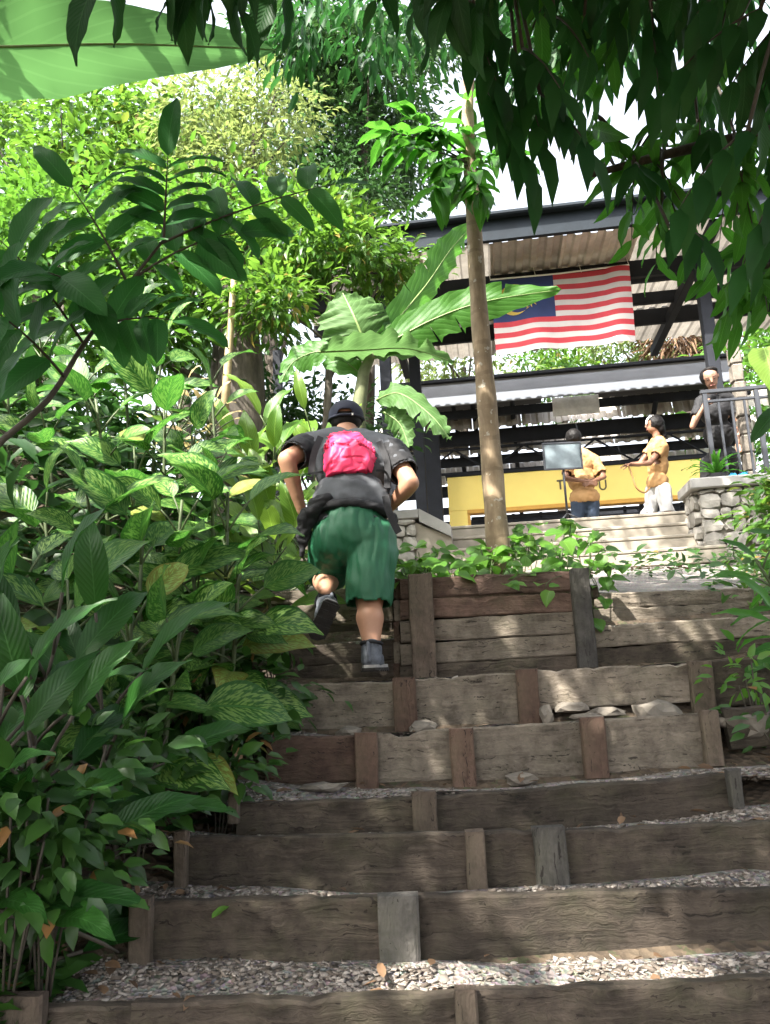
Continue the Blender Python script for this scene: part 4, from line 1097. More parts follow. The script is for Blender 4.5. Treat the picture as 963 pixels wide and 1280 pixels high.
for k, (px, py, lab) in enumerate([(225, 505, 'cream-leaved fern-like plant below the dark trunk'), (262, 520, 'pinkish cream plant beside the foot of the pale cane')]):
    cane_plant(lab, P(px, py, 6.6), CRM, 34, 'cream-leaved plants', 'cream_plant', low=.55, spread=1, droop=-.1, petiole=.2, seed=340 + k)

# small-leaved ground cover: bushes one can tell apart, and the undergrowth between them
def bush(label, px, py, d, rx, rz, n, leaf, mat, seed, group, name='small_bush', wide=.6, drop=.0):
    p = P(px, py, d); g = ground(p.x, p.y); rg = np.random.default_rng(seed)
    t = thing(name, label, 'bush', (p.x, p.y, min(g, p.z)), group)
    c, dd, cl = crown_points([((p.x, p.y, p.z), (rx, rx * .8, rz))], n, rg, .09, max(6, n // 9), .4)
    up = rg.normal(size=(n, 3)) * .35 + np.array([0, -.5, 1.0]); L = rg.uniform(.7, 1.3, n) * leaf
    obj('foliage', leaves_np(c, dd, up, L, L * wide, mat, 'foliage', .2, seed), t)
    bm = bmesh.new()
    for e in cl[:7]:
        b = V((p.x + (e[0] - p.x) * .3, p.y + (e[1] - p.y) * .3, max(min(g, p.z) - .03, p.z - rz - .22)))
        tube_bm(bm, bez(b, (b + V(e)) / 2 + V((0, 0, .04)), V(e), 4), .004, 4)
    obj('stem', mesh_of(bm, 'stem', M['twig'], True), t, kind='stuff')
    return t
LG = 'small-leaved bushes beside the steps'
for k, a in enumerate([('leafy bush spilling over the left end of the sixth timber step', 325, 860, 4.2, .22, .2, 130, .09), ('low bush left of the fifth timber step, with an orange leaf', 250, 890, 3.9, .3, .2, 190, .09),
                       ('ground-hugging bush beside the fourth timber step', 270, 965, 3.5, .22, .12, 120, .08), ('shady bush in the middle of the left bank edge', 135, 925, 3.2, .28, .22, 200, .09),
                       ('shady bush above the third timber step\'s left end', 165, 1005, 3.1, .16, .12, 100, .08), ('dark bush at the left edge above the lowest gravel', 40, 1000, 2.6, .3, .26, 190, .09),
                       ('dark bush left of the second timber step', 75, 1040, 2.8, .2, .14, 120, .085), ('low dark bush in the lower left corner beside the gravel', -20, 1110, 2.5, .16, .12, 90, .08),
                       ('dark leafy bush at the left edge low in front of the glossy plants', 15, 1030, 2.35, .2, .2, 150, .085), ('dark leafy bush beside the dead stick at the lower left', 60, 1075, 2.5, .17, .14, 110, .08), ('light-green sprig bush hanging before the left upper boards', 345, 790, 4.6, .12, .16, 46, .10), ('bush under the speckled plants, right above the sixth step', 290, 830, 4.5, .24, .2, 140, .09)]):
    bush(*a, 'cover', 400 + k, LG)
def undergrowth():
    rg = np.random.default_rng(77); n = 5200; c = []
    while len(c) < n:
        x = rg.uniform(-6, -.75); y = rg.uniform(2.2, 9)
        if x > -.78 - max(0, 2.9 - y) * .5 - (.25 if y < 3.6 else 0): continue
        c.append((x, y, ground(x, y) + rg.uniform(0, .22)))
    for _ in range(900):
        x = rg.uniform(-1.75, -1.02); y = rg.uniform(2.15, 2.75); c.append((x, y, ground(x, y) + rg.uniform(0, .5) * min(1, (-1.0 - x) * 3)))
    for _ in range(1500):
        x = rg.uniform(2.15, 6); y = rg.uniform(2.4, 8.6); c.append((x, y, ground(x, y) + rg.uniform(0, .25)))
    c = np.array(c); n = len(c)
    d = rg.normal(size=(n, 3)); d[:, 2] = abs(d[:, 2]) * .4; up = rg.normal(size=(n, 3)) * .35 + np.array([0, -.3, 1]); L = rg.uniform(.06, .15, n)
    obj('undergrowth', leaves_np(c, d, up, L, L * .5, 'cover', 'undergrowth', .2, 5), kind='stuff')
undergrowth()
def thicket():
    rg = np.random.default_rng(79); n = 4200; c = []
    while len(c) < n:
        x = rg.uniform(-7, -1.0); y = rg.uniform(2.7, 9.5)
        if x > -1.05 - max(0, 3.4 - y) * .5: continue
        c.append((x, y, ground(x, y) + rg.uniform(.05, .3 + .55 * min(1, (-1.0 - x) * 1.5))))
    c = np.array(c); d = rg.normal(size=(n, 3)); d[:, 1] -= .5; d[:, 2] *= .5; up = rg.normal(size=(n, 3)) * .4 + np.array([0, -.5, 1]); L = rg.uniform(.14, .30, n)
    obj('thicket_leaves', leaves_np(c, d, up, L, L * .42, 'thicket', 'thicket_leaves', .25, 6), kind='stuff')
M['thicket'] = m_leaf('thicket_leaf', (.012, .045, .010), (.03, .09, .016), .28, .45, uv=False)
thicket()
def litter():
    rg = np.random.default_rng(78); c = []; 
    for i, z in enumerate(TR[:6]):
        for _ in range([46, 40, 34, 40, 24, 10][i]):
            x = rg.uniform(-.95, 2.0) if rg.uniform() < .4 else (rg.uniform(-1.3, -.55) if rg.uniform() < .6 else rg.uniform(1.3, 2)); t = rg.uniform(.05, .95)
            c.append((x, lerp(D[i], D[i + 1], t) + .01, z(x, t) + .022))
    for _ in range(900):
        x = rg.uniform(-2.6, -.7); y = rg.uniform(2.1, 4.2); c.append((x, y, ground(x, y) + .015))
    for _ in range(500):
        x = rg.uniform(1.7, 3.2); y = rg.uniform(2.3, 5); c.append((x, y, ground(x, y) + .02))
    for _ in range(160):
        x = rg.uniform(.6, 2.4); y = rg.uniform(5.6, 8.5); c.append((x, y, lerp(P(400, 735, 5.5).z, 1.12, (y - 5.5) / 3.4) + .02))
    c = np.array(c); n = len(c); d = rg.normal(size=(n, 3)); d[:, 2] *= .2; up = rg.normal(size=(n, 3)) * .25 + np.array([0, 0, 1]); L = rg.uniform(.03, .085, n)
    obj('leaf_litter', leaves_np(c, d, up, L, L * .45, 'litter', 'leaf_litter', .1, 5), kind='stuff')
litter()
FL = leaf_mesh('fallen_leaf', .10, .05, 'ovate', mat=M['litter'], droop=.4); FG = leaf_mesh('fallen_leaf', .12, .05, 'ovate', mat=M['creeper'], droop=.3)
for px, py, d, me_, lab in [(45, 1188, 2.62, FL, 'curled brown leaf on dark soil left of the lowest gravel'), (265, 1148, 2.74, FG, 'fresh green and white leaf stuck on the second timber step'), (775, 1030, 3.2, FL, 'brown leaf on the gravel right of the third step stakes'), (480, 1222, 2.6, FL, 'dark curled leaf in the middle of the lowest gravel'), (345, 990, 3.5, FL, 'reddish brown leaf at the left end of the fourth step'), (295, 955, 3.75, FG, 'small upright green leaf on the gravel by the fourth step')]:
    o = obj('fallen_leaf', me_, None, aim(P(px, py, d), V((random.uniform(-1, 1), .3, .15)), V((0, -.5, 1)), .75)); tag(o, lab, 'leaf', 'fallen leaves on the steps')
tw = tube('dead_stick', [P(-20, 1135, 2.45), P(60, 1150, 2.5), P(130, 1180, 2.55), P(148, 1190, 2.6)], [.006, .007, .006, .003], M['twig'], None, 6); tag(tw, 'thin bare stick lying on the dark soil at the lower left', 'stick')

# ---- near sapling with dark pinnate leaves at the upper left
SAP = leafset('leaf', .30, .165, 'ovate', 'sapling', 4, droop=.55, ns=9)
sa = thing('sapling', 'near sapling with dark pinnate leaves silhouetted at the upper left', 'sapling', (-1.75, 2.7, ground(-1.75, 2.7)))
rd = random.Random(9)
st0 = V((-1.75, 2.7, ground(-1.75, 2.7) - .05))
main = poly([st0, P(-60, 640, 2.9), P(60, 500, 3.0), P(105, 430, 3.05), P(165, 350, 3.1), P(205, 300, 3.1)], 20)
bm = bmesh.new(); tube_bm(bm, main, [.017 - .0006 * i for i in range(21)], 7); sl_ = []
def frond(a, b, lift, n, scale, hang=.35, flat=V((0, -.55, 1))):
    L_ = bez(a, (V(a) + V(b)) / 2 + V((0, 0, lift)), b, n + 2); tube_bm(bm, L_, [.007 * (1 - i / (n + 4)) for i in range(n + 3)], 5)
    for i in range(1, n + 2):
        t_ = (L_[min(i + 1, n + 2)] - L_[i - 1]).normalized()
        sd = t_.cross(V((0, 1, -.2))).normalized()
        for sg in (-1, 1): sl_.append((L_[i], t_ * .45 + sd * sg * .9 + V((0, -.15, -hang)), scale * rd.uniform(.8, 1.1)))
    sl_.append((L_[-1], (L_[-1] - L_[-2]).normalized() + V((0, 0, -.1)), scale))
frond(P(205, 300, 3.1), P(210, 195, 3.0), .02, 4, .85, .1)
frond(P(165, 350, 3.1), P(300, 290, 3.2), .08, 3, .9)
frond(P(200, 305, 3.1), P(420, 230, 3.4), .06, 4, .85)
frond(P(105, 430, 3.05), P(0, 300, 2.8), .06, 4, 1.0)
frond(P(80, 470, 3.0), P(-20, 380, 2.6), .05, 3, 1.0)
frond(P(120, 410, 3.05), P(215, 400, 3.0), .05, 3, .85)
frond(P(160, 355, 3.1), P(90, 235, 3.0), .05, 3, .85)
frond(P(130, 390, 3.1), P(60, 340, 2.7), .05, 3, .9)
obj('stem', mesh_of(bm, 'stem', M['twig'], True), sa)
for p, dd, s_ in sl_: obj('leaf', rd.choice(SAP), sa, aim(p, dd, V((rd.uniform(-.3, .3), -.9, .6)), s_, rd.uniform(-.4, .4)))

# ---- creeper filling the planter
cp = thing('creeper_plant', 'bright green creeper overflowing the timber planter box', 'plant', P(617, 725, 5.3))
CRP = leafset('leaf', .125, .105, 'heart', 'creeper', 4, droop=.4, ns=5, nc=4)
rd = random.Random(21); bm = bmesh.new(); cl_ = []
for k in range(70):
    x = rd.uniform(495, 745); d = rd.uniform(4.85, 5.85)
    hgt = 692 - 38 * exp(-((x - 690) / 55) ** 2) - 10 * (d - 4.8)
    p = P(x, rd.uniform(hgt, 722), d); b = P(x + rd.uniform(-12, 12), 722, d)
    tube_bm(bm, bez(b, (b + p) / 2 + rv(.03), p, 4), .004, 4)
    for q in range(4): cl_.append((p + rv(.07) - V((0, 0, .02)), V((rd.uniform(-1, 1), rd.uniform(-1, .4), rd.uniform(-.5, .3))), rd.uniform(.65, 1.2)))
for (x, y, d) in [(757, 690, 4.9), (760, 720, 4.88), (752, 755, 4.88), (748, 740, 4.9), (755, 705, 5), (770, 700, 4.9), (745, 670, 5), (742, 768, 4.9), (682, 735, 4.78), (640, 728, 4.78)]:
    p = P(x, y, d); b = P(735, 715, 5.0); tube_bm(bm, bez(b, p + V((0, 0, .08)), p, 5), .003, 4)
    for q in range(3): cl_.append((p + rv(.04), V((rd.uniform(-.6, 1), rd.uniform(-1, .1), rd.uniform(-.9, .1))), rd.uniform(.6, 1)))
obj('stem', mesh_of(bm, 'stem', M['stem'], True), cp, kind='stuff')
for p, dd, s_ in cl_: obj('leaf', rd.choice(CRP), cp, aim(p, dd, V((rd.uniform(-.3, .3), -.7, 1)), s_))

# ---- right-hand plants
RP = 'plants at the right edge'
TARO = leafset('leaf', .5, .34, 'heart', 'sunplant', 2, droop=.4, nc=6, ns=10)
ta = thing('taro_plant', 'large pale-green taro leaf in sun at the right edge', 'plant', P(975, 640, 6.8), RP)
tube('stem', bez(P(975, 660, 6.8), P(975, 560, 6.8), P(955, 455, 6.8), 8), [.014] * 9, M['stem'], ta, 7)
obj('leaf', TARO[0], ta, aim(P(955, 435, 6.8), V((-.12, -.5, -.8)), V((-.3, -1, .3)), 1.0)); obj('leaf', TARO[1], ta, aim(P(985, 470, 6.9), V((.5, -.4, -.5)), V((.2, -1, .4)), .9))
dt = thing('taro_plant', 'dark drooping taro leaf in shade at the right edge', 'plant', P(1000, 640, 4.4), RP)
TARD = leafset('leaf', .4, .17, 'ovate', 'darkleaf', 2, droop=.7, nc=6, ns=10)
tube('stem', bez(P(1010, 700, 4.4), P(1000, 560, 4.4), P(975, 512, 4.4), 8), [.012] * 9, M['stem'], dt, 7)
obj('leaf', TARD[0], dt, aim(P(975, 510, 4.4), V((-.7, -.4, -.55)), V((0, -1, .8)), .85)); obj('leaf', TARD[1], dt, aim(P(985, 600, 4.4), V((-.5, -.4, -.8)), V((0, -1, .8)), .7))
LIL = leafset('leaf', .30, .085, 'lance', 'hang_bright', 3, droop=.6)
for k, (px, py, d, lab) in enumerate([(945, 700, 4.4, 'bright plant with long narrow leaves reaching in over the upper right boards'), (965, 770, 4.2, 'bright narrow-leaved plant below the other, at the right edge'), (985, 660, 4.6, 'narrow-leaved plant highest at the right edge')]):
    cane_plant(lab, P(px, py, d), LIL, 14, RP, 'narrow_leaved_plant', low=.45, spread=.95, droop=-.2, petiole=.08, seed=500 + k, base=(P(px, py, d).x + .3, d + .1))
bush('yellow-green bush growing over the stone wall at the right edge', 975, 650, 8.0, .34, .36, 300, .13, 'tree_bright', 520, RP, wide=.45)
bush('sunlit bush at the foot of the stone wall', 975, 705, 7.4, .3, .2, 220, .11, 'tree_bright', 521, RP, wide=.45)
bush('bright bush topmost on the stone wall', 975, 605, 8.4, .3, .2, 170, .14, 'tree_bright', 522, RP, wide=.5)
bush('light-green bush in the middle right, above the boards', 955, 740, 5.6, .28, .16, 130, .11, 'creeper', 523, RP, wide=.4)
bush('small light-green bush near the right end of the sixth step', 940, 850, 4.1, .13, .1, 50, .085, 'creeper', 524, RP, wide=.5)
bush('low bush at the right edge beside the fifth step', 985, 900, 3.9, .15, .12, 80, .08, 'cover', 525, RP)

# ---- big-leaved tree overhead: dark sprays hanging into the top of the view, limbs and crown above
HANG = leafset('leaf', .225, .08, 'lance', 'hang', 5, droop=.45, ns=8)
HBR = leafset('leaf', .26, .085, 'lance', 'hang_bright', 4, droop=.5, ns=8)
def hanging_tree(label, base, trunk, limbs, sprays, seed, n, group, bright=()):
    """Trunk and limbs given as point lists; sprays (px, py, d, length, leaves) end on twigs from the nearest limb."""
    rd = random.Random(seed); t = thing('overhanging_tree', label, 'tree', base, group)
    bm = bmesh.new(); tube_bm(bm, poly(trunk, 14), [lerp(.17, .09, i / 14) for i in range(15)], 12); obj('trunk', mesh_of(bm, 'trunk', M['bark'], True), t)
    lp = []; bm = bmesh.new()
    for L_ in limbs:
        q = poly(L_, 14); tube_bm(bm, q, [lerp(.06, .014, i / 14) for i in range(15)], 8); lp += q
    obj('limb', mesh_of(bm, 'limb', M['bark'], True), t)
    bm = bmesh.new(); rows = []
    for (px, py, d, ln, nl, br) in sprays:
        tip = P(px, py, d); near = min(lp, key=lambda q: (q - tip - V((0, 0, .35))).length)
        dirx = (tip - near); dirx.z *= .3; dirx = dirx.normalized() if dirx.length > .01 else V((1, 0, 0))
        st_ = tip - dirx * ln + V((0, 0, .12))
        tube_bm(bm, bez(near, (near + st_) / 2 + V((0, 0, .1)), st_, 4), .008, 5)
        L_ = bez(st_, (st_ + tip) / 2 + V((0, 0, .07)), tip, nl); tube_bm(bm, L_, [.006 * (1 - .6 * i / nl) for i in range(nl + 1)], 5)
        for i in range(nl + 1):
            sg = 1 if i % 2 else -1; tt = (L_[min(i + 1, nl)] - L_[max(i - 1, 0)]).normalized(); sd = tt.cross(V((0, 0, 1))).normalized() * sg
            dd = tt * .45 + sd * rd.uniform(.2, .8) + V((0, 0, -rd.uniform(.7, 1.5) if not br else -rd.uniform(.15, .9)))
            rows.append((L_[i], dd, rd.uniform(.55, 1.25), br))
    obj('twig', mesh_of(bm, 'twig', M['twig'], True), t)
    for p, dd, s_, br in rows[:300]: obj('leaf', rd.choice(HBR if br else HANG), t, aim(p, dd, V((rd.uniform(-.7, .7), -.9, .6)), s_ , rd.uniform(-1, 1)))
    return t, rows[300:]
OV = 'trees overhanging the steps'
rd = random.Random(31); spr = []
for k in range(34):      # thick dark mass upper right
    px = rd.uniform(660, 990); top_ = lerp(60, 250, (px - 660) / 330)
    spr.append((px, rd.uniform(-30, top_), rd.uniform(2.5, 4.2), .35, 7, False))
for (px, py) in [(640, 150), (680, 180), (640, 60), (700, 110), (740, 190), (800, 210), (850, 260), (880, 300), (930, 330), (620, 100), (720, 30), (665, 215)]: spr.append((px, py, rd.uniform(2.6, 3.4), .3, 6, False))
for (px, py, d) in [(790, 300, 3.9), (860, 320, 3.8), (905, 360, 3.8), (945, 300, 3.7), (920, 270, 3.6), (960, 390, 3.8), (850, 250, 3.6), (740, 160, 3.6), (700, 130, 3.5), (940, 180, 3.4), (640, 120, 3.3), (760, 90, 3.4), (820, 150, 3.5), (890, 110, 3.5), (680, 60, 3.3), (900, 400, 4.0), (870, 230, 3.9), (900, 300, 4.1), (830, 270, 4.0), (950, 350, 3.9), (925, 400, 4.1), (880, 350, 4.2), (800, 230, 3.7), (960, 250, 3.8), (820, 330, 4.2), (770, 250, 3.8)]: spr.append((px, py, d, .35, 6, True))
tb = V((3.3, 2.6, ground(3.3, 2.6) - .1))
T1, more = hanging_tree('big overhanging tree on the right, dark long leaves against the white sky', tb, [tb, V((3.35, 2.7, 1.2)), V((3.1, 2.9, 2.6)), V((2.9, 3.0, 3.6))],
    [[V((3.1, 2.9, 2.6)), V((2.2, 3.1, 3.1)), V((1.2, 3.0, 3.2)), V((.3, 2.8, 3.1))], [V((3.2, 2.85, 2.1)), V((2.6, 3.3, 2.5)), V((1.8, 3.6, 2.6)), V((1.1, 3.7, 2.5))], [V((3.25, 2.8, 1.8)), V((2.8, 3.6, 2.2)), V((2.1, 4.0, 2.1))], [V((3.0, 2.9, 3.2)), V((2.5, 1.8, 3.7)), V((1.2, 1.0, 4.0))], [V((3.1, 2.9, 2.4)), V((2.4, 2.6, 2.7)), V((1.7, 2.5, 2.7))]],
    sorted(spr, key=lambda s: not s[5]), 31, 0, OV)
spl = [(120, -20, 2.2, .3, 4, False), (215, 0, 2.2, .3, 6, False), (260, -5, 2.15, .3, 7, False), (300, 10, 2.2, .3, 7, False), (340, -10, 2.3, .3, 6, False), (240, -25, 2.2, .3, 6, False), (300, -30, 2.2, .3, 6, False), (470, 0, 2.5, .3, 6, False), (520, 10, 2.45, .3, 6, False), (560, 20, 2.4, .3, 7, False), (590, 30, 2.45, .3, 7, False), (545, -10, 2.4, .3, 7, False), (600, 0, 2.5, .3, 6, False), (500, -30, 2.5, .3, 6, False), (575, -40, 2.4, .3, 7, False)]
tb2 = V((-3.6, .6, ground(-3.6, .6) - .1))
T2, more2 = hanging_tree('overhanging tree whose dark leaf tips fringe the top of the view', tb2, [tb2, V((-3.5, .7, .8)), V((-3.2, .9, 2.2)), V((-2.8, 1.0, 3.6))],
    [[V((-3.0, .95, 2.9)), V((-1.8, 1.5, 3.0)), V((-.6, 2.0, 2.75)), V((.5, 2.3, 2.7))], [V((-2.9, 1.0, 3.2)), V((-2, 2.2, 3.8)), V((-.8, 3.0, 4.0))], [V((-2.8, 1, 3.4)), V((-1.5, .2, 4.2)), V((.3, -.3, 4.4))], [V((-2.8, 1, 3.5)), V((-3.8, 2.2, 4.1)), V((-4.6, 3.2, 4.2))]], spl, 33, 0, OV)
rdg = random.Random(17)
LEFT_GAPS = [(rdg.uniform(40, 350), rdg.uniform(430, 800), rdg.uniform(4.2, 6), rdg.uniform(.06, .17)) for _ in range(40)]
def overhead(parent, x0, x1, y0, y1, n, seed, rows, zf):
    """The crown above and around the view: leaves in loose clumps, light falling through the gaps."""
    rg = np.random.default_rng(seed); nc = n // 26; cc = []
    while len(cc) < nc:
        x, y = rg.uniform(x0, x1), rg.uniform(y0, y1); z = zf + rg.uniform(0, 1.3)
        if z < y * 1.05 + .6: z = y * 1.05 + .6 + rg.uniform(0, .7)
        if x < -2.3 and y > 2.0 and rg.uniform() < .6: continue
        cc.append((x, y, z))
    cc = np.array(cc)[rg.integers(0, nc, n)] + rg.normal(size=(n, 3)) * np.array([.22, .22, .14])
    for g, r_ in GAPS:      # openings where the sun comes through
        q = cc - np.array(g); w = np.linalg.norm(q - (q @ np.array(SUN))[:, None] * np.array(SUN), axis=1); cc = cc[w > r_ + .09]
    n = len(cc)
    d = rg.normal(size=(n, 3)); d[:, 2] -= .7; up = rg.normal(size=(n, 3)) * .4 + np.array([0, 0, 1]); L = rg.uniform(.24, .36, n)
    if rows:
        cc = np.concatenate([cc, np.array([r[0] for r in rows])]); d = np.concatenate([d, np.array([r[1] for r in rows])]); up = np.concatenate([up, np.tile([0, -.8, .6], (len(rows), 1))]); L = np.concatenate([L, np.full(len(rows), .24)])
    obj('crown', leaves_np(cc, d, up, L, L * .34, 'hang', 'crown', .2, seed), parent, kind='stuff')
GAPS = []
for (px, py, d, r) in [(712, 1128, 2.8, .17), (740, 1148, 2.8, .2), (768, 1166, 2.8, .18), (790, 1182, 2.8, .15), (535, 700, 5.3, .12), (580, 690, 5.2, .14), (650, 680, 5.3, .16), (700, 670, 5.2, .16), (740, 700, 5.0, .12), (800, 745, 5.5, .14), (865, 1165, 2.8, .05), (610, 1205, 2.68, .07), (500, 1225, 2.55, .06), (410, 1262, 2.45, .06), (385, 822, 4.95, .06), (400, 838, 4.95, .05), (520, 600, 4.8, .12), (350, 570, 4.85, .08), (430, 870, 4.4, .08), (560, 860, 4.4, .06), (740, 865, 4.4, .07), (800, 920, 3.95, .05), (880, 1215, 2.6, .05), (620, 760, 4.9, .08), (850, 770, 5, .1)] + LEFT_GAPS:
    GAPS.append((tuple(P(px, py, d)), r))
overhead(T2, -7, .6, -3.6, 4.2, 18000, 61, more2, 3.3)
def high_limb(parent):
    rg = np.random.default_rng(91); n = 1700
    c, d, cl = crown_points([((.3, 6.8, 6.75), (1.6, .9, .45)), ((2.4, 6.2, 5.9), (1.2, .9, .5))], n, rg, .26, 60)
    L = rg.uniform(.17, .27, n); obj('crown', leaves_np(c, d + np.array([0, 0, -.5]), rg.normal(size=(n, 3)) * .4 + np.array([0, -.3, 1]), L, L * .36, 'hang', 'crown', .2, 92), parent, kind='stuff')
    bm = bmesh.new(); A = V((3.0, 2.95, 3.2)); L_ = poly([A, V((3.2, 4.6, 5.0)), V((2.4, 6.2, 5.9)), V((.3, 6.8, 6.7))], 16); tube_bm(bm, L_, [.07 - .0035 * i for i in range(17)], 7)
    obj('limb', mesh_of(bm, 'limb', M['bark'], True), parent)
high_limb(T1)
overhead(T1, -.6, 4.5, -3.6, 4.0, 14000, 62, more, 3.3)
# ------------------------------------------------------------------ people
def sphere_bm(bm, c, r, M3=None, sub=2):
    res = bmesh.ops.create_icosphere(bm, subdivisions=sub, radius=1.0)
    r = V((r, r, r)) if not hasattr(r, '__len__') else V(r)
    for v in res['verts']:
        q = V((v.co.x * r.x, v.co.y * r.y, v.co.z * r.z)); v.co = (M3 @ q if M3 else q) + V(c)
def cap_bm(bm, a, ra, b, rb):
    """Tapered round limb from a to b."""
    a, b = V(a), V(b); ax = (b - a)
    if ax.length < 1e-5: return sphere_bm(bm, a, ra)
    z = ax.normalized(); x = z.orthogonal().normalized(); y = z.cross(x); n = 14; rings = []
    ths = [(-pi / 2 + pi / 2 * k / 4, 0) for k in range(5)] + [(pi / 2 * k / 4, 1) for k in range(5)]
    for th, e in ths:
        c, r = (b, rb) if e else (a, ra); rr = max(1e-4, cos(th) * r); h = sin(th) * r
        rings.append([bm.verts.new(c + z * h + (x * cos(2 * pi * k / n) + y * sin(2 * pi * k / n)) * rr) for k in range(n)])
    for p, q in zip(rings, rings[1:]):
        for k in range(n): bm.faces.new((p[k], p[(k + 1) % n], q[(k + 1) % n], q[k]))
    bm.faces.new(rings[0][::-1]); bm.faces.new(rings[-1])
def remesh(bm, voxel, smooth=6, name='skin'):
    """Fuses overlapping volumes into one continuous smooth surface."""
    bmesh.ops.recalc_face_normals(bm, faces=bm.faces)
    me = bpy.data.meshes.new(name); bm.to_mesh(me); bm.free()
    o = bpy.data.objects.new('temp', me); COL.objects.link(o)
    m = o.modifiers.new('r', 'REMESH'); m.mode = 'VOXEL'; m.voxel_size = voxel
    s = o.modifiers.new('s', 'SMOOTH'); s.factor = .5; s.iterations = smooth
    dg = bpy.context.evaluated_depsgraph_get(); dg.update()
    out = bpy.data.meshes.new_from_object(o.evaluated_get(dg)); out.name = name
    bpy.data.objects.remove(o); bpy.data.meshes.remove(me)
    out.materials.clear(); out.shade_smooth()
    return out
def wrinkle(me, amp, f, seed, cut=None):
    n = [v.normal.copy() for v in me.vertices]
    for v, q in zip(me.vertices, n):
        w = noise.noise((v.co.x * f[0] + seed, v.co.y * f[1], v.co.z * f[2])) + .5 * noise.noise((v.co.x * f[0] * 2.3, v.co.y * f[1] * 2.3 + seed, v.co.z * f[2] * 2.3))
        w = -abs(w) * 1.4 + .35
        v.co += q * w * amp
    me.update()
def trim(me, fn):
    """Removes the part of a garment where fn(point) is true, leaving an open hem."""
    bm = bmesh.new(); bm.from_mesh(me)
    bmesh.ops.delete(bm, geom=[f for f in bm.faces if fn(f.calc_center_median())], context='FACES')
    bm.to_mesh(me); bm.free(); me.update(); return me
def solid(o, t=.006):
    m = o.modifiers.new('cloth', 'SOLIDIFY'); m.thickness = t; m.offset = 1
def hand_bm(bm, wrist, fdir, palmn, side, size=.085, curl=.5, r=.0085):
    """Palm, four bent fingers of unequal length and a thumb leaving the side of the palm (side = +1/-1)."""
    f = V(fdir).normalized(); n = V(palmn); n = (n - f * n.dot(f)).normalized(); s = f.cross(n) * side
    w = V(wrist); k = size / .085
    for q in (-.026, -.009, .009, .026): cap_bm(bm, w + s * q * .7 * k, .014 * k, w + f * .085 * k + s * q * k, .0125 * k)
    for q, L in ((-.029, .058), (-.010, .072), (.010, .078), (.029, .068)):
        p = w + f * .085 * k + s * q * k; d = f.copy(); rr = r * k
        for j, seg in enumerate((.45, .32, .23)):
            d = (d + n * curl * (.5 + .35 * j)).normalized(); e = p + d * L * seg * k; cap_bm(bm, p, rr, e, rr * .9); p = e; rr *= .9
    p = w + f * .025 * k + s * .03 * k; d = (f * .55 + s * .75 + n * .35).normalized()
    for seg in (.035, .028, .022): e = p + d * seg * k; cap_bm(bm, p, .0105 * k, e, .0095 * k); p = e; d = (d + f * .35 + n * .2).normalized()
def join(meshes, name, mat):
    bm = bmesh.new()
    for m in meshes: bm.from_mesh(m)
    me = bpy.data.meshes.new(name); bm.to_mesh(me); bm.free(); me.materials.append(mat); me.shade_smooth(); return me
M['skin'] = m_plain('skin', (.40, .21, .13), .55, .12, 9, .1, 90)
M['skin_dark'] = m_plain('skin_dark', (.20, .095, .055), .55, .15, 9, .1, 90)
M['skin_pale'] = m_plain('skin_pale', (.31, .17, .115), .55, .1, 9)
M['hair'] = m_plain('hair', (.007, .006, .006), .6, .4, 60, .2, 120, spec=.2)
M['shirt'] = m_plain('grey_shirt', (.075, .08, .09), .85, .3, 5, .15, 300)
M['black'] = m_plain('black_cloth', (.008, .008, .010), .8, .3, 8, .1, 300)
M['shorts'] = m_plain('green_shorts', (.012, .10, .045), .6, .18, 5, .1, 300)
M['cap'] = m_plain('navy_cap', (.009, .012, .028), .8, .3, 9, .2, 300)
M['pink'] = m_plain('pink_bag', (.84, .035, .135), .55, .1, 6, .1, 200)
M['tan'] = m_plain('tan_shirt', (.40, .225, .09), .8, .12, 6, .1, 200)
M['jeans'] = m_plain('jeans', (.025, .04, .07), .85, .3, 8, .2, 300)
M['trousers'] = m_plain('white_trousers', (.46, .455, .455), .8, .08, 6)
M['shoe'] = m_plain('grey_shoe', (.10, .11, .13), .8, .5, 22, .3, 200)
M['sole'] = m_plain('dark_sole', (.025, .022, .02), .85, .4, 25, .5, 90)
M['midsole'] = m_plain('pale_midsole', (.30, .29, .28), .8, .2, 20)
M['eyes'] = m_plain('eye', (.05, .03, .02), .2, .1)
M['lips'] = m_plain('lips', (.32, .12, .10), .5, .1)

def face(parent, c, fwd, up, r, skin, dark=True):
    """Eyes, brows and lips on a head of radius r; the nose and ears belong to the body mesh."""
    f = V(fwd).normalized(); u = V(up); u = (u - f * u.dot(f)).normalized(); s = f.cross(u)
    for sg in (-1, 1):
        bm = bmesh.new(); sphere_bm(bm, c + f * r * .86 + s * sg * r * .36 + u * r * .08, r * .095, None, 1); obj('eye', mesh_of(bm, 'eye', M['eyes'], True), parent)
        bm = bmesh.new(); a = c + f * r * .9 + u * r * .3; cap_bm(bm, a + s * sg * r * .2, r * .035, a + s * sg * r * .52 - f * r * .1, r * .03); obj('eyebrow', mesh_of(bm, 'eyebrow', M['hair'], True), parent)
    bm = bmesh.new(); a = c + f * r * .9 - u * r * .62; cap_bm(bm, a - s * r * .2, r * .06, a + s * r * .2, r * .06); obj('mouth', mesh_of(bm, 'mouth', M['lips'], True), parent)
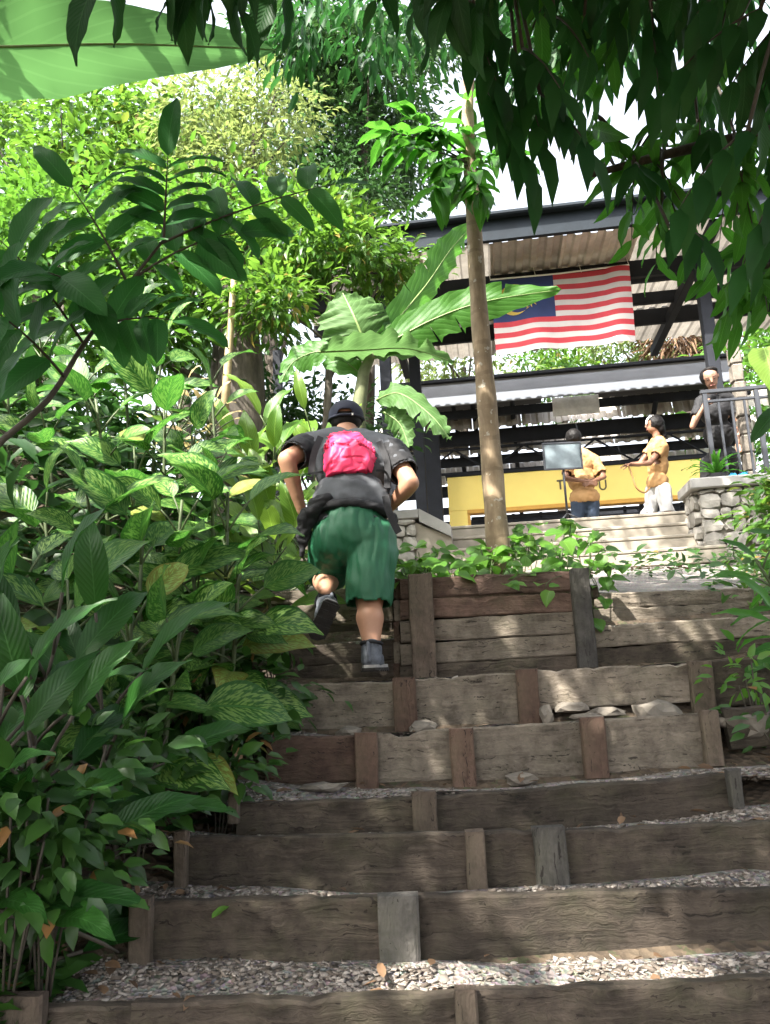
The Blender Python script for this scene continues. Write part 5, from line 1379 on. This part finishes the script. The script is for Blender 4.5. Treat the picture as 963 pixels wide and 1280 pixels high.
def head_bm(bm, c, fwd, up, r):
    f = V(fwd).normalized(); u = V(up); u = (u - f * u.dot(f)).normalized(); s = f.cross(u)
    R3 = Matrix((s, f, u)).transposed()
    sphere_bm(bm, c + u * r * .15 - f * r * .08, (r * .86, r * 1.0, r * .98), R3)
    sphere_bm(bm, c - u * r * .45 + f * r * .15, (r * .68, r * .78, r * .72), R3)
    cap_bm(bm, c + f * r * .9 + u * r * .12, r * .1, c + f * r * 1.08 - u * r * .22, r * .15)
    for sg in (-1, 1): sphere_bm(bm, c + s * sg * r * .88 - f * r * .05, (r * .10, r * .2, r * .3), R3, 1)
def shoe(parent, ankle, heel, toe, up, L=.3, w=.07):
    """Shoe with upper, pale midsole and dark tread; heel/toe are sole points, up points from the sole to the ankle."""
    h, t = V(heel), V(toe); f = (t - h).normalized(); u = V(up); u = (u - f * u.dot(f)).normalized(); s = f.cross(u)
    L = (t - h).length
    def sole(lo, hi, grow):
        bm = bmesh.new(); out = []
        for k in range(16):
            tt = [0, .03, .1, .25, .4, .55, .7, .85, .95, 1][min(k if k < 9 else 17 - k, 9)] if False else 0
        prof_ = [(0, .55), (.03, .78), (.1, .92), (.3, .86), (.5, .9), (.7, 1.05), (.84, 1.0), (.94, .72), (1, .35)]
        ring = [(a, b) for a, b in prof_] + [(a, -b) for a, b in prof_[::-1]]
        lows = [bm.verts.new(h + f * (a * L) + s * (b * (w + grow) * .8) + u * (lo + .02 * max(0, a - .75))) for a, b in ring]
        his = [bm.verts.new(h + f * (a * L) + s * (b * (w + grow) * .8) + u * (hi + .02 * max(0, a - .75))) for a, b in ring]
        n = len(ring)
        for k in range(n): bm.faces.new((lows[k], lows[(k + 1) % n], his[(k + 1) % n], his[k]))
        bm.faces.new(lows[::-1]); bm.faces.new(his); return bm
    obj('sole', mesh_of(sole(0, .014, .002), 'sole', M['sole']), parent)
    obj('midsole', mesh_of(sole(.0145, .03, -.004), 'midsole', M['midsole']), parent)
    bm = bmesh.new()
    cap_bm(bm, h + f * .052 + u * .06, .06, h + f * L * .45 + u * .06, .057); cap_bm(bm, h + f * L * .45 + u * .055, .046, h + f * (L - .055) + u * .04, .036)
    cap_bm(bm, h + f * .055 + u * .06, .058, h + f * .07 + u * .115, .062); cap_bm(bm, h + f * .07 + u * .11, .048, V(ankle) * .35 + (h + f * .07 + u * .13) * .65, .05)
    me = remesh(bm, .009, 4, 'upper'); me.materials.append(M['shoe']); obj('upper', me, parent)
    bm = bmesh.new()
    for k in range(5):
        q = h + f * L * (.05 + .19 * k + .04); box_bm(bm, (0, 0, 0), (w * 1.55, L * .09, .008), Matrix.Translation(q - u * .003) @ Matrix((s, f, u)).transposed().to_4x4())
    obj('tread_bar', mesh_of(bm, 'tread_bar', M['sole']), parent)
    bm = bmesh.new(); cap_bm(bm, h - f * .006 + u * .05, .012, h - f * .002 + u * .15, .012); me = remesh(bm, .007, 2, 'heel_tab'); me.materials.append(M['shoe']); obj('heel_tab', me, parent)
    bm = bmesh.new(); C_ = [h + f * (.07 - .066 * cos(a)) + s * (.058 * sin(a)) + u * (.148 + .01 * cos(a)) for a in [2 * pi * k / 16 for k in range(17)]]
    for p_, q_ in zip(C_, C_[1:]): cap_bm(bm, p_, .011, q_, .011)
    me = remesh(bm, .007, 2, 'collar'); me.materials.append(M['black']); obj('collar', me, parent)
    bm = bmesh.new(); cap_bm(bm, h + f * .062 + u * .115, .047, V(ankle) * .7 + (h + f * .07 + u * .13) * .3, .046); me = remesh(bm, .01, 3, 'sock'); me.materials.append(M['black']); obj('sock', me, parent)

# ---- the climbing man
def climber():
    t = thing('person', 'man in grey shirt and green shorts climbing the steps, seen from behind', 'person', P(462, 842, 4.55))
    hipL, hipR = P(418, 678, 4.80), P(466, 676, 4.78); pel = P(440, 665, 4.80)
    kneeL, ankL = P(408, 722, 5.02), P(407, 738, 4.70)
    kneeR, ankR = P(462, 756, 4.72), P(465, 812, 4.60)
    waist = P(440, 628, 4.86); chest = P(440, 585, 5.0); neck = P(434, 550, 5.16); head = P(433, 527, 5.27)
    shL, shR = P(383, 562, 5.06), P(489, 567, 5.04)
    elL, elR = P(358, 574, 4.86), P(514, 604, 4.83)
    wrL, wrR = P(378, 640, 5.0), P(486, 636, 5.02)
    spine = (neck - pel).normalized(); sx = V((cR.x, 0, cR.z)).normalized(); back = spine.cross(sx) * 1; 
    if back.y > 0: back = -back
    R3 = Matrix((sx, -back, spine)).transposed()
    def torso(bm, g=0):
        sphere_bm(bm, pel + V((0, 0, -.02)), (.235 + g, .175 + g, .16 + g), R3); sphere_bm(bm, pel + V((0, -.05, -.04)) - sx * .09, (.125 + g,) * 3); sphere_bm(bm, pel + V((0, -.05, -.04)) + sx * .09, (.125 + g,) * 3)
        sphere_bm(bm, waist, (.235 + g, .18 + g, .19 + g), R3); sphere_bm(bm, chest, (.235 + g, .165 + g, .21 + g), R3)
        sphere_bm(bm, lerp(chest, neck, .5), (.215 + g, .13 + g, .14 + g), R3)
        for s_ in (shL, shR): cap_bm(bm, lerp(s_, neck, .75), .085 + g, s_, .088 + g)
    bm = bmesh.new(); torso(bm)
    cap_bm(bm, neck - spine * .05, .075, head, .07); head_bm(bm, head, V((0, 1, -.1)), V((0, 0, 1)), .112)
    for s_, e, w, sg in ((shL, elL, wrL, -1), (shR, elR, wrR, 1)):
        cap_bm(bm, s_, .072, lerp(s_, e, .9), .058); cap_bm(bm, e, .056, lerp(e, w, .3), .056); cap_bm(bm, lerp(e, w, .3), .056, w, .034)
    for h, k, a in ((hipL, kneeL, ankL), (hipR, kneeR, ankR)):
        cap_bm(bm, h, .12, k, .082); cap_bm(bm, k, .068, lerp(k, a, .3) + V((0, -.018, 0)), .086); cap_bm(bm, lerp(k, a, .3) + V((0, -.018, 0)), .084, lerp(k, a, .62), .066); cap_bm(bm, lerp(k, a, .62), .064, a, .046); cap_bm(bm, lerp(k, a, .22) + V((.022, -.03, 0)), .05, lerp(k, a, .45) + V((.018, -.022, 0)), .045)
    sk = remesh(bm, .014, 6)
    bm = bmesh.new(); hand_bm(bm, wrL, V((.35, .75, -.55)), V((.6, .2, .5)), 1, .09, .35); hL = remesh(bm, .0045, 2)
    bm = bmesh.new(); hand_bm(bm, wrR, V((-.35, .75, -.55)), V((-.6, .2, .5)), -1, .09, .35); hR = remesh(bm, .0045, 2)
    obj('body', join([sk, hL, hR], 'body', M['skin']), t)
    # shirt with sleeves
    bm = bmesh.new(); torso(bm, .016)
    for s_, e in ((shL, elL), (shR, elR)): cap_bm(bm, s_, .1, lerp(s_, e, .62), .09)
    me = remesh(bm, .012, 5, 'shirt')
    hemz = lambda p: (p - pel).dot(spine) < .01 + .03 * sin(p.x * 9)
    def cuff(p):
        for s_, e in ((shL, elL), (shR, elR)):
            d = (e - s_); u = (p - s_).dot(d) / d.length_squared
            if u > .66 and (p - lerp(s_, e, .75)).length < .17: return True
        return False
    trim(me, lambda p: hemz(p) or cuff(p) or (p - neck).dot(spine) > .045 and (p - neck).length < .13)
    wrinkle(me, .010, (6, 5, 10), 3); me.materials.append(M['shirt']); o = obj('shirt', me, t); solid(o)
    for s_, e, c in ((shL, elL, 0), (shR, elR, 1)):
        bm = bmesh.new(); cap_bm(bm, lerp(s_, e, .05), .108, lerp(s_, e, .62), .095); me = remesh(bm, .012, 3, 'sleeve')
        trim(me, lambda p: (p - s_).dot(e - s_) / (e - s_).length_squared > .64 or (p - s_).dot(e - s_) / (e - s_).length_squared < -.12); wrinkle(me, .008, (12, 12, 20), 5 + c); me.materials.append(M['black']); solid(obj('sleeve', me, t))
    # shorts
    bm = bmesh.new(); sphere_bm(bm, pel + V((0, 0, -.02)), (.245, .19, .16), R3); sphere_bm(bm, pel + V((0, -.045, -.05)) - sx * .1, .14); sphere_bm(bm, pel + V((0, -.045, -.05)) + sx * .1, .14)
    cap_bm(bm, waist + V((0, 0, -.05)), .17, pel, .2)
    kL2 = lerp(hipL, kneeL, .98); kR2 = kneeR + V((0, 0, .02))
    cap_bm(bm, hipL, .15, kL2, .125); cap_bm(bm, hipR, .15, kR2, .132); cap_bm(bm, hipR + V((0, -.02, -.08)), .15, kR2 + V((.0, 0, .07)), .135)
    me = remesh(bm, .012, 6, 'shorts')
    def hem(p):
        for h, k, lim in ((hipL, kneeL, .97), (hipR, kneeR, 1.0)):
            d = k - h; u = (p - h).dot(d) / d.length_squared
            if u > lim + .025 * sin(p.x * 40) and (p - k).length < .24: return True
        return False
    trim(me, lambda p: hem(p) or (p - waist).dot(spine) > .02); wrinkle(me, .014, (19, 12, 4), 8); me.materials.append(M['shorts']); solid(obj('shorts', me, t))
    # waist of the jacket tied round him, hanging at the left, and the loose strap at the right
    bm = bmesh.new()
    for q in range(12):
        a = pi * q / 11; a2 = pi * (q + 1) / 11
        f_ = lambda a: pel + spine * .085 + sx * (-.262 * cos(a)) + back * (.205 * sin(a)) + V((0, 0, -.02 * sin(a)))
        if q < 11: cap_bm(bm, f_(a), .03, f_(a2), .03)
    me = remesh(bm, .012, 3, 'waist_wrap'); wrinkle(me, .012, (9, 9, 26), 4); me.materials.append(M['black']); obj('waist_wrap', me, t)
    bm = bmesh.new(); cap_bm(bm, P(398, 628, 4.7), .05, P(383, 650, 4.72), .055); cap_bm(bm, P(384, 645, 4.72), .05, P(378, 672, 4.74), .042); cap_bm(bm, P(410, 622, 4.68), .03, P(388, 640, 4.7), .05); cap_bm(bm, P(382, 668, 4.73), .035, P(377, 695, 4.76), .012)
    me = remesh(bm, .011, 4, 'jacket_bundle'); wrinkle(me, .018, (10, 9, 16), 6); me.materials.append(M['black']); obj('jacket_bundle', me, t)
    def ribbon(name, pts, w, mat):
        L_ = poly(pts, 12); bm = bmesh.new(); a = []
        for i, p in enumerate(L_):
            d = (L_[min(i + 1, 12)] - L_[max(i - 1, 0)]).normalized(); s = d.cross(p.normalized()).normalized() * w / 2
            n = s.cross(d).normalized() * .003
            a.append([bm.verts.new(p - s + n), bm.verts.new(p + s + n), bm.verts.new(p + s - n), bm.verts.new(p - s - n)])
        for x, y in zip(a, a[1:]):
            for k in range(4): bm.faces.new((x[k], x[(k + 1) % 4], y[(k + 1) % 4], y[k]))
        bm.faces.new(a[0]); bm.faces.new(a[-1][::-1])
        return obj(name, mesh_of(bm, name, mat, False), t)
    ribbon('loose_strap', [P(482, 620, 4.66), P(486, 638, 4.64), P(493, 655, 4.64), P(499, 666, 4.64)], .042, M['black'])
    ribbon('bag_cord', [P(404, 590, 4.72), P(390, 592, 4.74), P(378, 596, 4.8), P(384, 612, 4.84)], .014, M['black'])
    ribbon('bag_cord', [P(470, 588, 4.72), P(482, 590, 4.76), P(488, 605, 4.78), P(484, 620, 4.8)], .014, M['black'])
    ribbon('harness_strap', [P(401, 546, 4.93), P(392, 570, 4.83), P(388, 600, 4.76)], .04, M['black']); ribbon('harness_strap', [P(474, 552, 4.93), P(484, 578, 4.84), P(484, 610, 4.76)], .04, M['black'])
    # cap
    bm = bmesh.new(); sphere_bm(bm, head + V((0, .0, .035)), (.119, .13, .112), None, 3); me = remesh(bm, .01, 2, 'cap')
    trim(me, lambda p: p.z < head.z + .0 or (abs(p.x - head.x) < .05 and p.y < head.y and (p - head - V((0, -.11, .015))).length < .05 and p.z < head.z + .045)); me.materials.append(M['cap']); cap_o = obj('cap', me, t); solid(cap_o, .005)
    bm = bmesh.new(); f_ = lambda a: head + V((.122 * cos(a), -.131 * sin(a), .008)); 
    for q in range(10): cap_bm(bm, f_(pi * q / 10), .009, f_(pi * (q + 1) / 10), .009)
    obj('strap', mesh_of(bm, 'strap', M['cap'], True), cap_o)
    bm = bmesh.new(); box_bm(bm, f_(1.15) + V((0, -.011, 0)), (.012, .004, .014)); obj('buckle', mesh_of(bm, 'buckle', M['white']), cap_o)
    bm = bmesh.new(); A = [head + V((.10 * cos(a), .1 + .1 * sin(a), .02)) for a in [pi * k / 8 for k in range(9)]]
    for a, b in zip(A, A[1:]): cap_bm(bm, a, .012, b, .012)
    sphere_bm(bm, head + V((0, .13, .03)), (.09, .07, .012)); me = remesh(bm, .008, 3, 'peak'); me.materials.append(M['cap']); obj('peak', me, cap_o)
    bm = bmesh.new(); sphere_bm(bm, head + V((0, -.012, .0)), (.109, .112, .085), None, 3); me = remesh(bm, .01, 2, 'hair'); trim(me, lambda p: p.z < head.z - .055 or p.y > head.y + .05); me.materials.append(M['hair']); obj('hair', me, t)
    face(t, head, V((0, 1, -.1)), V((0, 0, 1)), .112, 'skin')
    # shoes
    shoe(t, ankR, P(462, 838, 4.50), P(476, 838, 4.50) + V((.0, .27, .005)), V((0, 0, 1)))
    shoe(t, ankL, P(416, 752, 4.60), P(393, 800, 4.70), V((-.1, .85, .55)), w=.068)
    # pink drawstring bag on the back
    bag = thing('drawstring_bag', 'small bright pink drawstring bag on the climbing man\'s back', 'bag', P(436, 596, 4.75))
    bm = bmesh.new()
    ring = [(412, 541), (431, 537), (451, 541), (467, 558), (472, 573), (466, 592), (436, 598), (406, 598), (402, 576), (405, 554)]
    hv = [bm.verts.new(P(x, y, 4.9 - .1 * (y - 537) / 61)) for x, y in ring] + [bm.verts.new(P(437 + (x - 437) * .74, 570 + (y - 570) * .74, 4.76 - .05 * (y - 537) / 61)) for x, y in ring]
    bmesh.ops.convex_hull(bm, input=hv); me = remesh(bm, .0075, 14, 'pouch')
    for v in me.vertices:
        q = v.co; g = (q - P(440, 572, 4.75)); a = atan2(g.z, g.x)
        e = abs(noise.noise((g.x * 5 + g.z * 4, g.z * 13 - g.x * 5, 3))); e2 = abs(noise.noise((g.x * 9 - g.z * 5, g.z * 9 + g.x * 7, 8)))
        v.co += v.normal * (-.013 * max(0, 1 - e * 7) - .008 * max(0, 1 - e2 * 7) + .012 * noise.noise((g.x * 7, g.z * 7, 1)))
    me.update(); me.materials.append(M['pink']); obj('pouch', me, bag)
    bm = bmesh.new(); sphere_bm(bm, P(427, 556, 4.785), (.009, .006, .006)); obj('logo', mesh_of(bm, 'logo', M['white'], True), bag)
climber()

def person(label, foot, joints, skin, top, bottom, group=None, hair=None, fwd=V((0, 1, 0)), r=.105, g=.02, shirt_r=(.15, .10, .17), hands=(), vox=.014, legs=True, sleeve=.6, feet=True):
    """A standing figure: joints in world space; body is one surface, shirt and trousers over it."""
    J = joints; t = thing('person', label, 'person', foot, group)
    spine = (J['neck'] - J['pel']).normalized(); sx = (J['shR'] - J['shL']).normalized(); bk = spine.cross(sx).normalized(); sx = bk.cross(spine)
    R3 = Matrix((sx, bk, spine)).transposed(); a, b, c = shirt_r
    def torso(bm, g):
        sphere_bm(bm, J['pel'], (a * 1.02 + g, b * 1.1 + g, .13 + g), R3); sphere_bm(bm, lerp(J['pel'], J['neck'], .38), (a * .98 + g, b * 1.05 + g, c + g), R3); sphere_bm(bm, lerp(J['pel'], J['neck'], .72), (a * 1.08 + g, b * 1.05 + g, c * .85 + g), R3)
        for s_ in ('shL', 'shR'): cap_bm(bm, lerp(J[s_], J['neck'], .7), .055 + g, J[s_], .055 + g)
    bm = bmesh.new(); torso(bm, 0); cap_bm(bm, J['neck'] - spine * .05, .055, J['head'], .05); head_bm(bm, J['head'], fwd, J.get('hup', V((0, 0, 1))), r)
    for q in 'LR':
        s_, e, w = J['sh' + q], J['el' + q], J['wr' + q]
        cap_bm(bm, s_, .048, e, .04); cap_bm(bm, e, .04, w, .027)
        if legs:
            h, k, an = J['hip' + q], J['kn' + q], J['an' + q]
            cap_bm(bm, h, .085, k, .055); cap_bm(bm, k, .053, lerp(k, an, .35), .056); cap_bm(bm, lerp(k, an, .35), .055, an, .036)
    parts = [remesh(bm, vox, 5)]
    for (w, f, n, sd) in hands:
        bm = bmesh.new(); hand_bm(bm, w, f, n, sd, .08, .45); parts.append(remesh(bm, .005, 2))
    obj('body', join(parts, 'body', M[skin]), t)
    bm = bmesh.new(); torso(bm, g)
    for q in 'LR': cap_bm(bm, J['sh' + q], .066, lerp(J['sh' + q], J['el' + q], sleeve), .07)
    me = remesh(bm, vox, 4, 'shirt')
    def cut(p):
        for q in 'LR':
            d = J['el' + q] - J['sh' + q]; u = (p - J['sh' + q]).dot(d) / d.length_squared
            if u > sleeve + .04 and (p - lerp(J['sh' + q], J['el' + q], sleeve + .1)).length < .12: return True
        return (p - J['pel']).dot(spine) < -.09 or ((p - J['neck']).dot(spine) > .02 and (p - J['neck']).length < .09)
    trim(me, cut); wrinkle(me, .012, (9, 9, 12), 2); me.materials.append(M[top]); solid(obj('shirt', me, t), .005)
    if legs:
        bm = bmesh.new(); sphere_bm(bm, J['pel'] - spine * .03, (a * .9, b * 1.0, .13), R3)
        for q in 'LR':
            cap_bm(bm, J['hip' + q], .105, J['kn' + q], .078); cap_bm(bm, J['kn' + q], .078, J['an' + q] + V((0, 0, -.02)), .07)
        me = remesh(bm, vox, 5, 'trousers'); trim(me, lambda p: p.z < J['anL'].z - .04); wrinkle(me, .01, (12, 12, 7), 6); me.materials.append(M[bottom]); solid(obj('trousers', me, t), .004)
        for q in 'LR':
            bm = bmesh.new(); an = J['an' + q]; f2 = V((fwd.x, fwd.y, 0)).normalized()
            cap_bm(bm, V((an.x, an.y, an.z - .05)) - f2 * .05, .04, V((an.x, an.y, an.z - .055)) + f2 * .13, .034); me = remesh(bm, .012, 3, 'shoe'); me.materials.append(M['shoe']); obj('shoe', me, t)
    if hair:
        bm = bmesh.new(); hair(bm, J['head'], r); me = remesh(bm, .011, 2, 'hair'); f = V(fwd).normalized()
        trim(me, lambda p: (p - J['head']).dot(f) > r * .5 and (p - J['head']).z < r * .45); wrinkle(me, .006, (30, 30, 12), 1); me.materials.append(M['hair']); obj('hair', me, t)
    face(t, J['head'], fwd, J.get('hup', V((0, 0, 1))), r, skin)
    return t
# woman in tan shirt and white trousers, facing left
d = 10.3
J = dict(head=P(818, 531, d), neck=P(823, 549, d), pel=P(822, 603, d), shL=P(817, 558, d + .16), shR=P(828, 559, d - .16), elL=P(800, 580, d + .2), wrL=P(788, 581, d + .1),
         elR=P(812, 579, d - .24), wrR=P(789, 580, d - .22), hipL=P(817, 612, d + .08), hipR=P(829, 612, d - .08), knL=P(813, 640, d + .1), knR=P(834, 640, d - .08))
J['anL'] = V((P(811, 650, d).x, d + .1, FZ + .09)); J['anR'] = V((P(835, 650, d).x, d - .08, FZ + .09))
fw = V((-1, .15, .05))
hr = lambda bm, c, r: (sphere_bm(bm, c + V((.02, 0, .02)), (r * 1.1, r * 1.06, r * 1.12)), sphere_bm(bm, c + V((.07, 0, -.05)), (r * .6, r * .8, r * .9)), cap_bm(bm, c + V((.09, 0, -.02)), .05, c + V((.11, .0, -.16)), .035))
wo = person('woman in a tan shirt and white trousers holding a long strap on the platform', V((J['pel'].x, d, FZ)), J, 'skin_dark', 'tan', 'trousers', 'people on the platform', hr, fw, .108, .022, (.15, .105, .17),
       hands=[(J['wrR'], V((-1, 0, -.15)), V((0, 0, -1)), 1), (J['wrL'], V((-1, 0, -.1)), V((0, 0, -1)), -1)], sleeve=.45)
bm = bmesh.new(); c = J['head']
for k in range(8): cap_bm(bm, c + V((.11 * cos(pi * k / 8), -.02, .108 * sin(pi * k / 8) + .012)), .013, c + V((.11 * cos(pi * (k + 1) / 8), -.02, .108 * sin(pi * (k + 1) / 8) + .012)), .013)
obj('headband', mesh_of(bm, 'headband', M['white'], True), wo)
stp = tube('strap', poly([P(785, 580, d - .22), P(791, 596, d - .25), P(796, 610, d - .25), P(806, 616, d - .2), P(812, 610, d - .16)], 12), .012, m_plain('strap_cloth', (.28, .15, .05), .8, .2), None, 6)
tag(stp, 'long tan strap held in the hand of the woman in white trousers', 'strap')
# man in tan shirt and jeans, back turned, hands behind him
d = 10.75
J = dict(head=P(717, 548, d + .12), neck=P(722, 563, d + .06), pel=P(731, 622, d), shL=P(712, 574, d + .02), shR=P(745, 577, d), elL=P(707, 598, d - .12), wrL=P(735, 602, d - .2), elR=P(755, 596, d - .1), wrR=P(741, 602, d - .2),
         hipL=P(723, 630, d), hipR=P(740, 630, d), knL=P(722, 650, d + .02), knR=P(741, 650, d))
J['anL'] = V((P(722, 655, d).x, d + .02, FZ + .09)); J['anR'] = V((P(741, 655, d).x, d, FZ + .09))
hr = lambda bm, c, r: (sphere_bm(bm, c + V((0, -.012, .02)), (r * 1.06, r * 1.14, r * 1.12)),)
person('man in a tan shirt and jeans with hands behind his back, by the sign panel', V((J['pel'].x, d, FZ)), J, 'skin_dark', 'tan', 'jeans', 'people on the platform', hr, V((-.25, 1, -.25)), .11, .024, (.185, .125, .19),
       hands=[(J['wrL'], V((.9, -.1, -.3)), V((0, 1, 0)), 1), (J['wrR'], V((-.9, -.1, -.3)), V((0, 1, 0)), -1)], sleeve=.7)
# sign panel on a stand
d = 10.35
sg = thing('sign_stand', 'grey glassy sign panel on a thin pole before the man in jeans', 'sign', V((P(704, 620, d).x, d, FZ)))
a, b = P(680, 556, d), P(727, 584, d); cx, cz = (a.x + b.x) / 2, (a.z + b.z) / 2; w, h = b.x - a.x, a.z - b.z
M['panel'] = m_plain('sign_panel', (.12, .15, .165), .55, .35, 5)
box('panel', (cx, d, cz), (w, .012, h), M['panel'], sg, None, .002)
for (x, z, sx_, sz_) in ((cx, cz + h / 2 + .012, w + .05, .024), (cx, cz - h / 2 - .012, w + .05, .024), (cx - w / 2 - .012, cz, .024, h), (cx + w / 2 + .012, cz, .024, h)): box('frame', (x, d, z), (sx_, .03, sz_), M['rail'], sg, None, .003)
tube('pole', [V((cx, d + .03, FZ)), V((cx, d + .03, cz + h / 2))], .016, M['rail'], sg, 8)
for k in range(3): tube('leg', [V((cx, d + .03, FZ + .12)), V((cx + .22 * cos(k * 2.1), d + .03 + .22 * sin(k * 2.1), FZ + .012))], .011, M['rail'], sg, 6)
# man in black leaning on the terrace railing
d = 9.95
J = dict(head=P(888, 472, d - .08), neck=P(893, 492, d), pel=P(903, 572, d + .3), shL=P(876, 503, d), shR=P(914, 500, d + .02), elL=P(866, 533, d - .05), wrL=P(880, 508, d - .2), elR=P(925, 530, d), wrR=P(922, 556, d - .05),
         hipL=P(896, 582, d + .3), hipR=P(912, 582, d + .3), hup=V((0, .35, 1)))
for q, x in (('L', 896), ('R', 914)):
    J['kn' + q] = V((P(x, 590, d).x, d + .28, wz1 + .62)); J['an' + q] = V((P(x, 590, d).x, d + .42, wz1 + .22))
hr = lambda bm, c, r: (sphere_bm(bm, c + V((0, .03, .03)), (r * 1.05, r * 1.07, r * 1.04)), sphere_bm(bm, c + V((0, -.03, .09)), (r * .8, r * .75, r * .35)))
person('man in a black shirt leaning over the terrace railing, hand at his chin', V((J['pel'].x, d + .3, wz1 + .13)), J, 'skin_pale', 'black', 'black', None, hr, V((-.3, -1, -.75)), .118, .022, (.19, .125, .2),
       hands=[(J['wrL'], V((.5, .1, .9)), V((.6, .6, -.2)), -1), (J['wrR'], V((-.2, -.6, -.7)), V((0, 0, -1)), 1)], sleeve=.55)
# potted plant and blue bag on the wall cap
pp = MBI @ P(905, 590, 9.45); py_ = pp.y
bg_ = thing('blue_bag', 'crumpled bright blue plastic bag on the stone wall cap', 'bag', MB @ V((pp.x + .05, py_, wz1 + .13)))
bm = bmesh.new()
for (x, y, z, r) in ((0, 0, .05, .07), (.09, .02, .06, .06), (.16, 0, .09, .05), (-.1, 0, .03, .05), (.05, 0, .11, .04), (.2, .02, .13, .03)): sphere_bm(bm, MB @ V((pp.x + .05 + x, py_ + y, wz1 + .13 + z)), (r * 1.2, r, r * .7))
me = remesh(bm, .012, 2, 'bag_body'); wrinkle(me, .03, (16, 16, 20), 3); me.materials.append(m_plain('blue_plastic', (.03, .30, .62), .35, .25, 9)); obj('bag_body', me, bg_)
FER = leafset('leaf', .42, .05, 'lance', 'hang_bright', 3, droop=.9, ns=8, nc=2)
fp = thing('fern_plant', 'spiky green fern in a low tray on the wall cap, before the railing', 'plant', MB @ V((pp.x - .1, py_ - .05, wz1 + .13)))
q = MB @ V((pp.x - .1, py_ - .05, wz1 + .14))
bm = bmesh.new(); bmesh.ops.create_cone(bm, cap_ends=True, segments=16, radius1=.08, radius2=.11, depth=.12, matrix=Matrix.Translation(q + V((0, 0, .055)))); obj('pot', mesh_of(bm, 'pot', M['black'], True), fp)
rd = random.Random(3)
for k in range(30):
    a = k * 2.4; el = rd.uniform(.15, 1.3); obj('leaf', FER[k % 3], fp, aim(q + V((0, 0, .11)), V((cos(a) * cos(el), sin(a) * cos(el), sin(el))), V((0, 0, 1)), rd.uniform(.7, 1.1)))
